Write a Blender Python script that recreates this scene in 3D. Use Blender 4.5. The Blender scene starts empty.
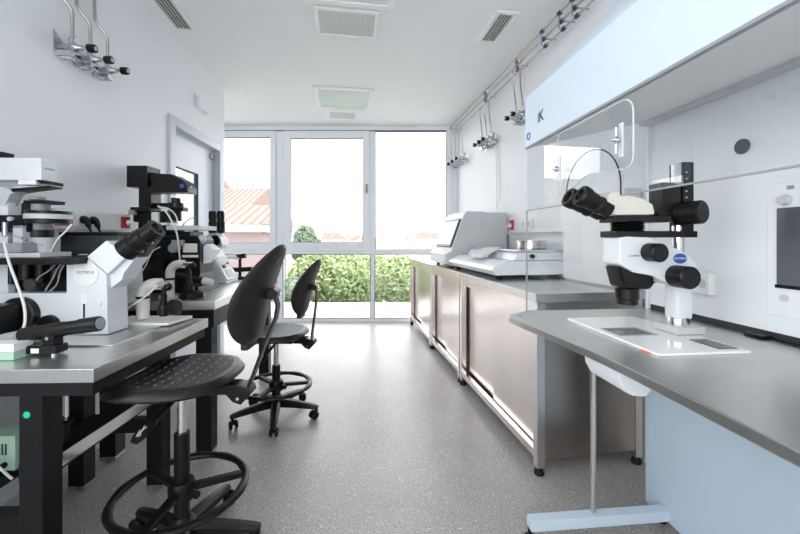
EXPOSURE = 2.4
import bpy, bmesh, math, random
from mathutils import Vector, Matrix
random.seed(7)
C = bpy.context.scene.collection
PI = math.pi
V = Vector
F = 370.0; CX = 400.0; HZ = 238.0; CZ = 1.2      # focal length in pixels, principal column, horizon row, eye height

def P(px, py, Y):
    return V(((px-CX)/F*Y, Y, CZ+(HZ-py)/F*Y))
def frame(vp):
    return Matrix.Rotation(math.atan((CX-vp)/F), 4, 'Z')
ID = Matrix.Identity(4)
FR = frame(345); FH = frame(365); FL = frame(370); FB = frame(338)      # right wall, hood, left wall, benches
AR = math.atan((CX-345)/F); AH = math.atan((CX-365)/F); AL = math.atan((CX-370)/F); AB = math.atan((CX-338)/F)
def inframe(px, py, b, M):
    """point of the vertical plane b = const of a rotated frame"""
    k = (px-CX)/F
    c, s = M[0][0], M[1][0]
    a = b*(c*k+s)/(c-s*k)
    Y = a*s+b*c
    return V((a, b, CZ+(HZ-py)/F*Y))

# ------------------------------------------------------------------ materials
def principled(name):
    m = bpy.data.materials.new(name); m.use_nodes = True
    nt = m.node_tree
    return m, nt, nt.nodes['Principled BSDF']
def mat(name, col, rough=0.5, metal=0.0, var=0.0, scale=8.0, spec=None, bump=0.0, bscale=200.0, coat=0.0, stretch=None):
    m, nt, p = principled(name)
    p.inputs['Roughness'].default_value = rough
    p.inputs['Metallic'].default_value = metal
    p.inputs['Base Color'].default_value = (*col, 1)
    if spec is not None: p.inputs['Specular IOR Level'].default_value = spec
    if coat: p.inputs['Coat Weight'].default_value = coat
    tc = nt.nodes.new('ShaderNodeTexCoord')
    mp = nt.nodes.new('ShaderNodeMapping')
    nt.links.new(tc.outputs['Object'], mp.inputs['Vector'])
    if stretch: mp.inputs['Scale'].default_value = stretch
    if var:
        n = nt.nodes.new('ShaderNodeTexNoise'); n.inputs['Scale'].default_value = scale; n.inputs['Detail'].default_value = 5
        nt.links.new(mp.outputs[0], n.inputs['Vector'])
        r = nt.nodes.new('ShaderNodeMapRange')
        r.inputs['From Min'].default_value = 0.25; r.inputs['From Max'].default_value = 0.75
        r.inputs['To Min'].default_value = 1-var; r.inputs['To Max'].default_value = 1+var
        nt.links.new(n.outputs['Fac'], r.inputs['Value'])
        mx = nt.nodes.new('ShaderNodeMix'); mx.data_type = 'RGBA'; mx.blend_type = 'MULTIPLY'
        mx.inputs['Factor'].default_value = 1
        mx.inputs[6].default_value = (*col, 1)
        nt.links.new(r.outputs[0], mx.inputs[7])
        nt.links.new(mx.outputs[2], p.inputs['Base Color'])
        r2 = nt.nodes.new('ShaderNodeMapRange')
        r2.inputs['To Min'].default_value = max(0, rough*(1-var*1.5)); r2.inputs['To Max'].default_value = min(1, rough*(1+var*1.5))
        nt.links.new(n.outputs['Fac'], r2.inputs['Value']); nt.links.new(r2.outputs[0], p.inputs['Roughness'])
    if bump:
        n2 = nt.nodes.new('ShaderNodeTexNoise'); n2.inputs['Scale'].default_value = bscale; n2.inputs['Detail'].default_value = 3
        nt.links.new(mp.outputs[0], n2.inputs['Vector'])
        b = nt.nodes.new('ShaderNodeBump'); b.inputs['Strength'].default_value = bump; b.inputs['Distance'].default_value = 0.002
        nt.links.new(n2.outputs['Fac'], b.inputs['Height']); nt.links.new(b.outputs[0], p.inputs['Normal'])
    return m
def glass(name, tint=(1, 1, 1), ior=1.5, extra=0.0):
    m = bpy.data.materials.new(name); m.use_nodes = True
    nt = m.node_tree; nt.nodes.clear()
    o = nt.nodes.new('ShaderNodeOutputMaterial'); t = nt.nodes.new('ShaderNodeBsdfTransparent')
    g = nt.nodes.new('ShaderNodeBsdfGlossy'); x = nt.nodes.new('ShaderNodeMixShader'); f = nt.nodes.new('ShaderNodeFresnel')
    t.inputs[0].default_value = (*tint, 1); g.inputs['Roughness'].default_value = 0.0
    ge = nt.nodes.new('ShaderNodeNewGeometry'); mr = nt.nodes.new('ShaderNodeMapRange')      # the same thin-pane reflectance from both faces
    mr.inputs['To Min'].default_value = ior; mr.inputs['To Max'].default_value = 1/ior
    nt.links.new(ge.outputs['Backfacing'], mr.inputs['Value']); nt.links.new(mr.outputs[0], f.inputs['IOR'])
    nt.links.new(f.outputs[0], x.inputs[0]); nt.links.new(t.outputs[0], x.inputs[1]); nt.links.new(g.outputs[0], x.inputs[2])
    nt.links.new(x.outputs[0], o.inputs[0])
    return m
def floor_material():
    m, nt, p = principled('speckled_vinyl')
    tc = nt.nodes.new('ShaderNodeTexCoord')
    def noise(scale, detail=2):
        n = nt.nodes.new('ShaderNodeTexNoise'); n.inputs['Scale'].default_value = scale; n.inputs['Detail'].default_value = detail
        nt.links.new(tc.outputs['Object'], n.inputs['Vector']); return n
    def mix(a, b, f):
        x = nt.nodes.new('ShaderNodeMix'); x.data_type = 'RGBA'
        for s, v in ((6, a), (7, b)):
            if isinstance(v, tuple): x.inputs[s].default_value = (*v, 1)
            else: nt.links.new(v, x.inputs[s])
        nt.links.new(f, x.inputs['Factor']); return x.outputs[2]
    def step(n, lo, hi):
        r = nt.nodes.new('ShaderNodeMapRange'); r.inputs['From Min'].default_value = lo; r.inputs['From Max'].default_value = hi
        nt.links.new(n.outputs['Fac'], r.inputs['Value']); return r.outputs[0]
    base = mix((0.375, 0.355, 0.34), (0.455, 0.435, 0.42), step(noise(2.5, 4), 0.3, 0.7))
    c1 = mix(base, (0.09, 0.085, 0.08), step(noise(150), 0.60, 0.65))
    c2 = mix(c1, (0.74, 0.72, 0.70), step(noise(120), 0.63, 0.69))
    nt.links.new(c2, p.inputs['Base Color'])
    p.inputs['Roughness'].default_value = 0.34; p.inputs['Specular IOR Level'].default_value = 0.45
    return m
def tile_material():
    m, nt, p = principled('roof_tiles')
    tc = nt.nodes.new('ShaderNodeTexCoord')
    w = nt.nodes.new('ShaderNodeTexWave'); w.wave_type = 'BANDS'; w.bands_direction = 'X'; w.inputs['Scale'].default_value = 1.1
    w.inputs['Distortion'].default_value = 0.3
    nt.links.new(tc.outputs['Object'], w.inputs['Vector'])
    r = nt.nodes.new('ShaderNodeValToRGB')
    r.color_ramp.elements[0].color = (0.17, 0.115, 0.09, 1); r.color_ramp.elements[1].color = (0.30, 0.225, 0.19, 1)
    nt.links.new(w.outputs['Fac'], r.inputs[0]); nt.links.new(r.outputs[0], p.inputs['Base Color'])
    b = nt.nodes.new('ShaderNodeBump'); b.inputs['Strength'].default_value = 0.8; b.inputs['Distance'].default_value = 0.08
    nt.links.new(w.outputs['Fac'], b.inputs['Height']); nt.links.new(b.outputs[0], p.inputs['Normal'])
    p.inputs['Roughness'].default_value = 0.9
    return m

M = dict(
    wall=mat('wall_paint', (0.80, 0.82, 0.845), 0.55, var=0.015, scale=3, bump=0.05, bscale=300),
    ceil=mat('ceiling_paint', (0.82, 0.83, 0.83), 0.6, var=0.012, scale=2),
    floor=floor_material(),
    alu=mat('white_aluminium', (0.85, 0.885, 0.91), 0.35, var=0.02, scale=5),
    gasket=mat('dark_gasket', (0.05, 0.06, 0.07), 0.6),
    door=mat('door_leaf_grey', (0.66, 0.70, 0.745), 0.4, var=0.02),
    jamb=mat('door_frame_grey', (0.52, 0.56, 0.60), 0.35, var=0.02),
    pane=glass('window_glass'),
    sash=glass('sash_glass', (0.985, 0.995, 0.995), 1.52),
    acrylic=glass('acrylic', (0.97, 0.98, 0.985), 1.4),
    plate=mat('glossy_white_plate', (0.90, 0.90, 0.89), 0.12, var=0.01),
    acryl_edge=mat('acrylic_edge', (0.58, 0.62, 0.64), 0.15),
    steel=mat('brushed_steel', (0.73, 0.675, 0.65), 0.24, 1.0, var=0.10, scale=3, stretch=(1, 1, 0.25), bump=0.03, bscale=90),  # pink of the reflected house is tinted into the steel colour
    steel2=mat('satin_steel_top', (0.64, 0.635, 0.625), 0.33, 1.0, var=0.08, scale=4, bump=0.02, bscale=120),
    endsteel=mat('worn_steel_side', (0.46, 0.405, 0.36), 0.30, 1.0, var=0.22, scale=4.5, stretch=(1, 1, 0.5)),
    chrome=mat('chrome', (0.72, 0.72, 0.73), 0.14, 1.0),
    pipe=mat('steel_pipe', (0.40, 0.385, 0.37), 0.3, 1.0, var=0.08, scale=20),
    zinc=mat('zinc_body', (0.50, 0.52, 0.54), 0.28, 1.0, var=0.08, scale=40),
    hood=mat('pale_blue_enamel', (0.615, 0.72, 0.81), 0.34, var=0.012, scale=2),
    hoodin=mat('hood_lining', (0.79, 0.825, 0.85), 0.28, var=0.012, scale=2),
    hoodlow=mat('blue_enamel', (0.52, 0.64, 0.75), 0.38, var=0.015, scale=2),
    perf=mat('perforated_baffle', (0.78, 0.78, 0.775), 0.45, var=0.03, scale=3),
    white=mat('white_plastic', (0.84, 0.845, 0.84), 0.35, var=0.012, scale=9),
    cool=mat('cool_white_enamel', (0.74, 0.775, 0.80), 0.33, var=0.012, scale=9),
    cream=mat('cream_enamel', (0.78, 0.75, 0.67), 0.35, var=0.015, scale=9),
    grey=mat('grey_plastic', (0.30, 0.31, 0.32), 0.45, var=0.03),
    lgrey=mat('light_grey_plastic', (0.56, 0.575, 0.59), 0.4, var=0.02),
    black=mat('black_plastic', (0.0045, 0.0047, 0.005), 0.36, spec=0.3, var=0.06, scale=30),
    blackm=mat('black_enamel', (0.0045, 0.0048, 0.0055), 0.30, spec=0.35, var=0.06, scale=12),
    frame=mat('black_table_frame', (0.0055, 0.006, 0.007), 0.45, spec=0.3, var=0.06, scale=9),
    rubber=mat('black_rubber', (0.006, 0.006, 0.006), 0.55, spec=0.3, var=0.06, scale=40),
    pu=mat('black_foam', (0.0055, 0.006, 0.0065), 0.36, spec=0.32, var=0.08, scale=25, bump=0.15, bscale=500),
    puback=mat('brownish_black_shell', (0.019, 0.0165, 0.016), 0.48, spec=0.3, var=0.10, scale=20, bump=0.2, bscale=400),
    dash=mat('groove_highlight', (0.34, 0.35, 0.36), 0.6),  # light grey paints in the highlights along the seat grooves
    portm=mat('dark_port', (0.035, 0.037, 0.04), 0.5),
    red=mat('red_plastic', (0.55, 0.02, 0.03), 0.35, var=0.03),
    blue=mat('blue_badge', (0.02, 0.10, 0.42), 0.3),
    navy=mat('navy_clip', (0.02, 0.03, 0.10), 0.4),
    green=mat('pale_green_case', (0.42, 0.62, 0.50), 0.45, var=0.02),
    gdot=mat('green_sticker', (0.0, 0.55, 0.30), 0.5),
    orange=mat('orange_tab', (0.75, 0.24, 0.10), 0.5),
    screen=mat('dark_screen', (0.05, 0.06, 0.065), 0.12, var=0.05),
    dglass=mat('smoked_pane', (0.10, 0.11, 0.12), 0.10, var=0.2, scale=6),
    lamp=mat('lamp_glass', (0.70, 0.745, 0.76), 0.12, var=0.08, scale=6),
    grille=mat('grille_white', (0.72, 0.73, 0.71), 0.5),
    dark=mat('duct_dark', (0.03, 0.03, 0.03), 0.7),
    vent=mat('vent_blade', (0.56, 0.56, 0.54), 0.4),
    cable=mat('white_cable', (0.75, 0.75, 0.74), 0.45),
    pipew=mat('ivory_pipe', (0.76, 0.73, 0.68), 0.4, var=0.02),
    leaf=mat('leaf_green', (0.27, 0.34, 0.15), 0.6, var=0.35, scale=1.2),
    leaf2=mat('leaf_grey_green', (0.18, 0.24, 0.15), 0.6, var=0.3, scale=1.2),
    bark=mat('bark', (0.12, 0.09, 0.06), 0.9, var=0.2),
    ground=mat('pale_paving', (0.40, 0.39, 0.37), 0.9, var=0.06, scale=0.6),
    pale=mat('pale_render', (0.55, 0.54, 0.52), 0.9, var=0.04, scale=1),
    pink=mat('pink_render', (0.27, 0.20, 0.195), 0.9, var=0.05, scale=1),
    tile=tile_material(),
    brick=mat('chimney_brick', (0.40, 0.28, 0.23), 0.9, var=0.25, scale=4),
    hill=mat('distant_hill', (0.42, 0.43, 0.42), 0.95, var=0.12, scale=0.08),  # distance haze is put into this pale colour
)

# ------------------------------------------------------------------ mesh builder
WM = {}
class MB:
    def __init__(s, fr=ID): s.v = []; s.f = []; s.fr = fr
    def add(s, vs, fs):
        o = len(s.v); s.v += [s.fr @ V(v) for v in vs]; s.f += [[i+o for i in f] for f in fs]; return s
    def bev(s, vs, fs, w, seg=2, ang=25):
        bm = bmesh.new(); bv = [bm.verts.new(v) for v in vs]
        for f in fs: bm.faces.new([bv[i] for i in f])
        bmesh.ops.recalc_face_normals(bm, faces=bm.faces)
        ed = [e for e in bm.edges if len(e.link_faces) == 2 and e.calc_face_angle(0) > math.radians(ang)]
        bmesh.ops.bevel(bm, geom=ed, offset=w, segments=seg, profile=0.5, affect='EDGES', clamp_overlap=True)
        bm.verts.index_update()
        r = s.add([v.co.copy() for v in bm.verts], [[v.index for v in f.verts] for f in bm.faces]); bm.free(); return r
    def box(s, lo, hi, bev=0, m=None):
        (a, b, c), (d, e, f) = [min(p, q) for p, q in zip(lo, hi)], [max(p, q) for p, q in zip(lo, hi)]
        vs = [V(p) for p in ((a, b, c), (d, b, c), (d, e, c), (a, e, c), (a, b, f), (d, b, f), (d, e, f), (a, e, f))]
        if m is not None: vs = [m @ v for v in vs]
        fs = [(3, 2, 1, 0), (4, 5, 6, 7), (0, 1, 5, 4), (1, 2, 6, 5), (2, 3, 7, 6), (3, 0, 4, 7)]
        return s.bev(vs, fs, bev) if bev else s.add(vs, fs)
    def cbox(s, c, size, bev=0, rot=None):
        h = V(size)/2
        m = Matrix.Translation(V(c)) @ (rot.to_4x4() if rot is not None else ID)
        return s.box(-h, h, bev, m)
    def prism(s, pts, vec, bev=0):
        n = len(pts); vec = V(vec)
        vs = [V(p) for p in pts]+[V(p)+vec for p in pts]
        fs = [list(range(n)), list(range(2*n-1, n-1, -1))]+[(i, i+n, (i+1) % n+n, (i+1) % n) for i in range(n)]
        return s.bev(vs, fs, bev) if bev else s.add(vs, fs)
    def lathe(s, p, axis, prof, n=24):
        p = V(p); ax = V(axis).normalized()
        u = ax.orthogonal().normalized(); w = ax.cross(u)
        vs = []; fs = []
        for r, t in prof:
            for i in range(n):
                a = 2*PI*i/n
                vs.append(p+ax*t+(u*math.cos(a)+w*math.sin(a))*max(r, 1e-5))
        for k in range(len(prof)-1):
            for i in range(n):
                j = (i+1) % n
                fs.append((k*n+i, k*n+j, (k+1)*n+j, (k+1)*n+i))
        fs.append(list(range(n-1, -1, -1))); fs.append(list(range((len(prof)-1)*n, len(prof)*n)))
        return s.add(vs, fs)
    def cyl(s, p, q, r, r2=None, n=20, bev=0):
        p = V(p); q = V(q); L = (q-p).length; r2 = r if r2 is None else r2
        prof = [(r, 0), (r2, L)] if not bev else [(r-bev, 0), (r, bev), (r2, L-bev), (r2-bev, L)]
        return s.lathe(p, q-p, prof, n)
    def torus(s, c, axis, R, r, n=40, k=10):
        ax = V(axis).normalized(); u = ax.orthogonal().normalized(); w = ax.cross(u); c = V(c)
        vs = []; fs = []
        for i in range(n):
            a = 2*PI*i/n; d = u*math.cos(a)+w*math.sin(a)
            for j in range(k):
                b = 2*PI*j/k; vs.append(c+d*(R+r*math.cos(b))+ax*r*math.sin(b))
        for i in range(n):
            for j in range(k):
                i2 = (i+1) % n; j2 = (j+1) % k
                fs.append((i*k+j, i2*k+j, i2*k+j2, i*k+j2))
        return s.add(vs, fs)
    def tube(s, pts, r, n=8, sm=0):
        pts = [V(p) for p in pts]
        if sm and len(pts) > 2:
            q = [pts[0]*2-pts[1]]+pts+[pts[-1]*2-pts[-2]]; out = []
            for i in range(1, len(q)-2):
                for k in range(sm):
                    t = k/sm; a, b, c, d = q[i-1], q[i], q[i+1], q[i+2]
                    out.append(0.5*((2*b)+(c-a)*t+(2*a-5*b+4*c-d)*t*t+(3*b-a-3*c+d)*t**3))
            pts = out+[pts[-1]]
        vs = []; fs = []; u = None
        for i, p in enumerate(pts):
            t = (pts[min(i+1, len(pts)-1)]-pts[max(i-1, 0)]).normalized()
            u = t.orthogonal().normalized() if u is None else (u-t*u.dot(t)).normalized()
            w = t.cross(u)
            for k in range(n):
                a = 2*PI*k/n; vs.append(p+(u*math.cos(a)+w*math.sin(a))*r)
        for i in range(len(pts)-1):
            for k in range(n):
                j = (k+1) % n; fs.append((i*n+k, i*n+j, (i+1)*n+j, (i+1)*n+k))
        fs.append(list(range(n-1, -1, -1))); fs.append(list(range((len(pts)-1)*n, len(pts)*n)))
        return s.add(vs, fs)
    def sphere(s, c, r, sc=(1, 1, 1), n=16, k=10):
        c = V(c); vs = []; fs = []
        for i in range(k+1):
            t = PI*i/k
            for j in range(n):
                a = 2*PI*j/n
                vs.append(c+V((math.sin(t)*math.cos(a)*sc[0], math.sin(t)*math.sin(a)*sc[1], math.cos(t)*sc[2]))*r)
        for i in range(k):
            for j in range(n):
                fs.append((i*n+j, i*n+(j+1) % n, (i+1)*n+(j+1) % n, (i+1)*n+j))
        return s.add(vs, fs)
    def pad(s, outline, top, bot, mp, nt=48, nr=8):
        vs = []; fs = []
        for side in (top, bot):
            for i in range(nr+1):
                q = i/nr
                for j in range(nt):
                    u, v = outline(2*PI*j/nt)
                    vs.append(mp(u*q, v*q, side(u*q, v*q, q)))
        b = (nr+1)*nt
        for o in (0, b):
            for i in range(nr):
                for j in range(nt):
                    j2 = (j+1) % nt; fs.append((o+i*nt+j, o+i*nt+j2, o+(i+1)*nt+j2, o+(i+1)*nt+j))
        for j in range(nt):
            j2 = (j+1) % nt; fs.append((nr*nt+j, nr*nt+j2, b+nr*nt+j2, b+nr*nt+j))
        return s.add(vs, fs)
    def build(s, name, m, parent=None, local=False, label=None, sharp=35):
        me = bpy.data.meshes.new(name)
        vs = [V(v) for v in s.v]; loc = V((0, 0, 0))
        if parent is not None and not local:
            inv = WM[parent.as_pointer()].inverted(); vs = [inv @ v for v in vs]
        if parent is None:
            lo = [min(v[i] for v in vs) for i in range(3)]; hi = [max(v[i] for v in vs) for i in range(3)]
            loc = V(((lo[0]+hi[0])/2, (lo[1]+hi[1])/2, lo[2])); vs = [v-loc for v in vs]
        me.from_pydata([tuple(v) for v in vs], [], s.f)
        bm = bmesh.new(); bm.from_mesh(me)
        if sharp != 35: bmesh.ops.remove_doubles(bm, verts=bm.verts, dist=1e-6)
        bmesh.ops.recalc_face_normals(bm, faces=bm.faces); bm.to_mesh(me); bm.free()
        for p in me.polygons: p.use_smooth = True
        me.set_sharp_from_angle(angle=math.radians(sharp))
        me.materials.append(M[m])
        o = bpy.data.objects.new(name, me); C.objects.link(o)
        if sharp == 35:
            wn_ = o.modifiers.new('WeightedNormal', 'WEIGHTED_NORMAL'); wn_.keep_sharp = True; wn_.weight = 100
        if parent is not None:
            o.parent = parent; WM[o.as_pointer()] = WM[parent.as_pointer()]
        else:
            o.location = loc; WM[o.as_pointer()] = Matrix.Translation(loc)
        if label: o['label'] = label
        return o
def props(o, label=None, cat=None, group=None, kind=None):
    if label: o['label'] = label
    if cat: o['category'] = cat
    if group: o['group'] = group
    if kind: o['kind'] = kind
    return o
def thing(name, label, cat, loc=(0, 0, 0), rz=0.0, group=None, kind=None):
    o = bpy.data.objects.new(name, None); C.objects.link(o); o.empty_display_size = 0.05
    o.location = V(loc); o.rotation_euler = (0, 0, rz)
    WM[o.as_pointer()] = Matrix.Translation(V(loc)) @ Matrix.Rotation(rz, 4, 'Z')
    return props(o, label, cat, group, kind)
def struct(name, mb, m, label=None):
    return props(mb.build(name, m), label, kind='structure')
def dup(root, loc, rz, label, group=None):
    r = root.copy(); C.objects.link(r); r.location = V(loc); r.rotation_euler = (0, 0, rz); r['label'] = label
    if group: r['group'] = group
    for ch in list(root.children):
        c = ch.copy(); C.objects.link(c); c.parent = r
        for g in list(ch.children):
            d = g.copy(); C.objects.link(d); d.parent = c
    return r
def lettering(text, size, origin, right, up, m, parent, name='lettering', label=None, depth=0.0006):
    cu = bpy.data.curves.new('lettering', 'FONT'); cu.body = text; cu.size = size; cu.extrude = depth
    cu.align_x = 'CENTER'; cu.align_y = 'CENTER'
    o = bpy.data.objects.new('lettering', cu); C.objects.link(o)
    bpy.context.view_layer.update()
    me = bpy.data.meshes.new_from_object(o.evaluated_get(bpy.context.evaluated_depsgraph_get()))
    C.objects.unlink(o); bpy.data.objects.remove(o); bpy.data.curves.remove(cu)
    r = V(right).normalized(); u = V(up).normalized(); n = r.cross(u)
    mw = Matrix((r, u, n)).transposed().to_4x4(); mw.translation = V(origin)
    me.transform(WM[parent.as_pointer()].inverted() @ mw)
    me.materials.clear(); me.materials.append(M[m])
    t = bpy.data.objects.new(name, me); C.objects.link(t); t.parent = parent; WM[t.as_pointer()] = WM[parent.as_pointer()]
    if label: t['label'] = label
    return t
# ================================================================== the room shell
YW = 5.29                       # plane of the window wall
S = YW/F
wx = lambda px: (px-CX)*S
wz = lambda py: CZ+(HZ-py)*S
H0 = 2.8
struct('floor', MB().prism([(-5.2, 2.62, -0.12), (-1.86, 2.62, -0.12), (-1.52, -2.1, -0.12), (2.6, -2.1, -0.12), (2.6, YW+.06, -0.12), (-5.2, YW+.06, -0.12)], (0, 0, 0.12)), 'floor', 'grey speckled vinyl floor')
struct('ceiling', MB().prism([(-5.2, 2.62, H0), (-1.86, 2.62, H0), (-1.52, -2.1, H0), (2.6, -2.1, H0), (2.6, YW+.12, H0), (-5.2, YW+.12, H0)], (0, 0, 0.3)), 'ceil', 'plain white ceiling')
aL = -1.56*math.cos(AL)
# left wall with the doorway cut out of its profile (b along the wall, z up)
dB0, dB1, dZ = 3.0, 4.02, 2.165
LW0, LW1 = -1.75, 0.95          # side window added behind the camera to bring in fill daylight
wl = MB(FL).prism([(aL, b, z) for b, z in ((-2.3, 0), (dB0, 0), (dB0, dZ), (dB1, dZ), (dB1, 0), (4.10, 0), (4.10, H0), (-2.3, H0), (-2.3, 2.45), (LW1, 2.45), (LW1, 0.95), (-2.3, 0.95))], (-0.12, 0, 0))
struct('wall_left', wl, 'wall', 'long white left wall')
aR = 1.60*math.cos(AR)
def wallL(px):   # distance along the left wall of a pixel column
    k = (px-CX)/F; Y = 1.56/(-k-0.081); return (FL.inverted() @ V((k*Y, Y, 0))).y
def wallR(px):
    k = (px-CX)/F; Y = 1.60/(k+0.1486); return (FR.inverted() @ V((k*Y, Y, 0))).y
struct('wall_right', MB(FR).box((aR, -2.3, 0), (aR+0.15, 5.30, H0)), 'wall', 'white right wall carrying the gas pipes')
struct('wall_outer', MB().box((-5.2, 2.62, 0), (-5.08, YW+0.06, H0)), 'wall')
struct('wall_side_room', MB().box((-5.08, 2.62, 0), (-1.885, 2.72, H0)), 'wall')
wb = MB().prism([(-1.6, -2.1, 0), (2.6, -2.1, 0), (2.6, -2.1, 2.72), (0.25, -2.1, 2.72), (0.25, -2.1, 0.55), (-1.6, -2.1, 0.55)], (0, 0.12, 0))  # opening on its left is added, unseen, for fill daylight
struct('wall_back', wb, 'wall')
struct('wall_back_header', MB().box((-1.6, -2.1, 2.72), (2.6, -1.98, H0)), 'wall')
struct('wall_window_side', MB().box((wx(449.5), YW-0.02, 0), (1.2, YW+0.06, H0)), 'wall', 'narrow white strip of wall right of the windows')
for i, x in enumerate((-0.6,)):
    struct('trim_added_opening', MB().box((x-0.04, -2.08, 0.55), (x+0.04, -2.0, 2.72)), 'alu')  # divides the added daylight opening
# the window wall: rails and mullions
Y0, Y1 = YW-0.03, YW+0.05
n = [0]
def trim(lo, hi, m='alu'):
    n[0] += 1
    return struct('trim_%d' % n[0], MB().box((lo[0], Y0, lo[1]), (hi[0], Y1, hi[1]), 0.004), m)
XL = -5.08
trim((XL, wz(131)), (wx(450), H0))                         # head
trim((XL, wz(254)), (wx(450), wz(249.5)))                  # transom
trim((XL, 0.0), (wx(450), wz(318)))                        # sill rail
mull = [(wx(184), wx(191)), (wx(277), wx(284)), (wx(370), wx(375.5)), (wx(446), wx(450))]
for a, b in mull:
    trim((a, wz(249.5)), (b, wz(131)))
    trim((a+(0.012 if b < 0 else 0), wz(318)), (b-0.012 if b < 0 else b, wz(254)))
wn = [0]
def window(x0, x1, z0, z1, w, label=None, handle=None):
    """sash frame of width w around a pane, dark seal round the glass"""
    wn[0] += 1
    r = thing('window_%d' % wn[0], None, None, ((x0+x1)/2, YW, z0), kind='structure')
    if label: r['label'] = label
    if w:
        fr = MB()
        fr.box((x0, Y0-0.02, z0), (x0+w, Y1-0.01, z1), 0.005).box((x1-w, Y0-0.02, z0), (x1, Y1-0.01, z1), 0.005)
        fr.box((x0+w, Y0-0.02, z0), (x1-w, Y1-0.01, z0+w), 0.005).box((x0+w, Y0-0.02, z1-w), (x1-w, Y1-0.01, z1), 0.005)
        fr.build('window_frame', 'alu', r)
    g = MB(); k = 0.008; a, b, c, d = x0+w, x1-w, z0+w, z1-w
    for lo, hi in (((a, c), (a+k, d)), ((b-k, c), (b, d)), ((a+k, c), (b-k, c+k)), ((a+k, d-k), (b-k, d))):
        g.box((lo[0], Y0+0.006, lo[1]), (hi[0], Y0+0.03, hi[1]))
    g.build('seal', 'gasket', r)
    MB().box((a+0.001, YW+0.008, c+0.001), (b-0.001, YW+0.014, d-0.001)).build('pane', 'pane', r)
    if handle is not None:
        h = MB().box((x1-w*0.62, Y0-0.032, handle-0.06), (x1-w*0.25, Y0-0.019, handle+0.06), 0.004)
        h.box((x1-w*0.55, Y0-0.06, handle-0.01), (x1-w*0.32, Y0-0.03, handle+0.02), 0.003)
        h.box((x1-w*0.55, Y0-0.07, handle-0.075), (x1-w*0.32, Y0-0.055, handle+0.02), 0.004)
        h.build('window_handle', 'grey', r, label='grey window handle')
    return r
zt, zb = wz(131.8), wz(249.3)
window(mull[0][1]+0.004, mull[1][0]-0.002, zb, zt, 0.085, 'left opening window onto the tiled roof')
window(mull[1][1]+0.006, mull[2][0]-0.001, zb, zt, 0.097, 'middle opening window with a grey handle', wz(189))
window(mull[2][1], mull[3][0], zb, zt, 0, 'right fixed window above the bench end')
window(XL, mull[0][0], zb, zt, 0)
ml = [(a+0.012, b-0.012) for a, b in mull[:3]]
lz0, lz1 = wz(318), wz(254)
window(ml[1][1], ml[2][0], lz0, lz1, 0, 'low window onto the green hedge')
window(ml[2][1], mull[3][0], lz0, lz1, 0, 'low right window beside the steel benches')
window(ml[0][1], ml[1][0], lz0, lz1, 0)
window(XL, ml[0][0], lz0, lz1, 0)
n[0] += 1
struct('trim_%d' % n[0], MB().box((XL, Y0-0.002, wz(131.9)), (wx(446), Y0+.001, wz(130.9))), 'gasket', 'thin dark strip drawn in as the shadow line along the head of the windows')  # dark strip modelled in place of the shadow gap under the head
# skirting at the window foot
struct('baseboard_window', MB().box((XL, Y0-0.012, 0), (wx(446), Y0, 0.03)), 'alu')
struct('baseboard_left', MB(FL).box((aL, -2.2, 0), (aL+0.008, dB0-0.09, 0.07)), 'lgrey')

wn[0] += 1
r = thing('window_%d' % wn[0], None, None, FL @ V((aL, -0.4, 0.95)), AL, kind='structure')  # added unseen window that lights the hood and benches
f = MB(FL); y0_ = -2.1
for lo, hi in (((y0_, 0.95), (LW1, 1.01)), ((y0_, 2.39), (LW1, 2.45)), ((LW1-0.06, 1.01), (LW1, 2.39)), ((-0.62, 1.01), (-0.56, 2.39))):
    f.box((aL-0.10, lo[0], lo[1]), (aL-0.03, hi[0], hi[1]), 0.004)
f.build('window_frame', 'alu', r)
MB(FL).box((aL-0.068, y0_, 1.0), (aL-0.062, LW1-0.05, 2.40)).build('pane', 'pane', r)
# ------------------------------------------------------------------ door in the left wall
d = thing('door_1', 'grey door with a tall glass pane in the left wall', None, FL @ V((aL, (dB0+dB1)/2, 0)), AL, kind='structure')
f = MB(FL); fw = 0.075
f.box((aL-0.125, dB0-0.01, 0), (aL+0.02, dB0+fw, dZ), 0.004).box((aL-0.125, dB1-fw, 0), (aL+0.02, dB1+0.01, dZ), 0.004)
f.box((aL-0.125, dB0+fw, dZ-fw), (aL+0.02, dB1-fw, dZ), 0.004)
f.box((aL-0.11, dB0+fw, 0), (aL-0.045, dB0+fw+0.02, dZ-fw)).box((aL-0.11, dB1-fw-0.02, 0), (aL-0.045, dB1-fw, dZ-fw)).box((aL-0.11, dB0+fw, dZ-fw-0.025), (aL-0.045, dB1-fw, dZ-fw))
f.build('door_frame', 'jamb', d)
b0, b1 = dB0+fw+0.004, dB1-fw-0.004
g0, g1, gz0, gz1 = 3.14, 3.62, 0.95, 1.80
l = MB(FL)
for lo, hi in (((b0, 0.006), (g0, dZ-fw-0.006)), ((g1, 0.006), (b1, dZ-fw-0.006)), ((g0, 0.006), (g1, gz0)), ((g0, gz1), (g1, dZ-fw-0.006))):
    l.box((aL-0.095, lo[0], lo[1]), (aL-0.052, hi[0], hi[1]))
l.build('door_leaf', 'door', d)
s = MB(FL); k = 0.006
for lo, hi in (((g0, gz0), (g0+k, gz1)), ((g1-k, gz0), (g1, gz1)), ((g0+k, gz0), (g1-k, gz0+k)), ((g0+k, gz1-k), (g1-k, gz1))):
    s.box((aL-0.0945, lo[0], lo[1]), (aL-0.0525, hi[0], hi[1]))
s.build('pane_seal', 'gasket', d)
MB(FL).box((aL-0.078, g0+k, gz0+k), (aL-0.070, g1-k, gz1-k)).build('door_pane', 'pane', d)
MB(FL).box((aL-0.052, b1-0.09, 2.0), (aL-0.03, b1-0.005, 2.05), 0.003).build('door_closer', 'grey', d)
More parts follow.
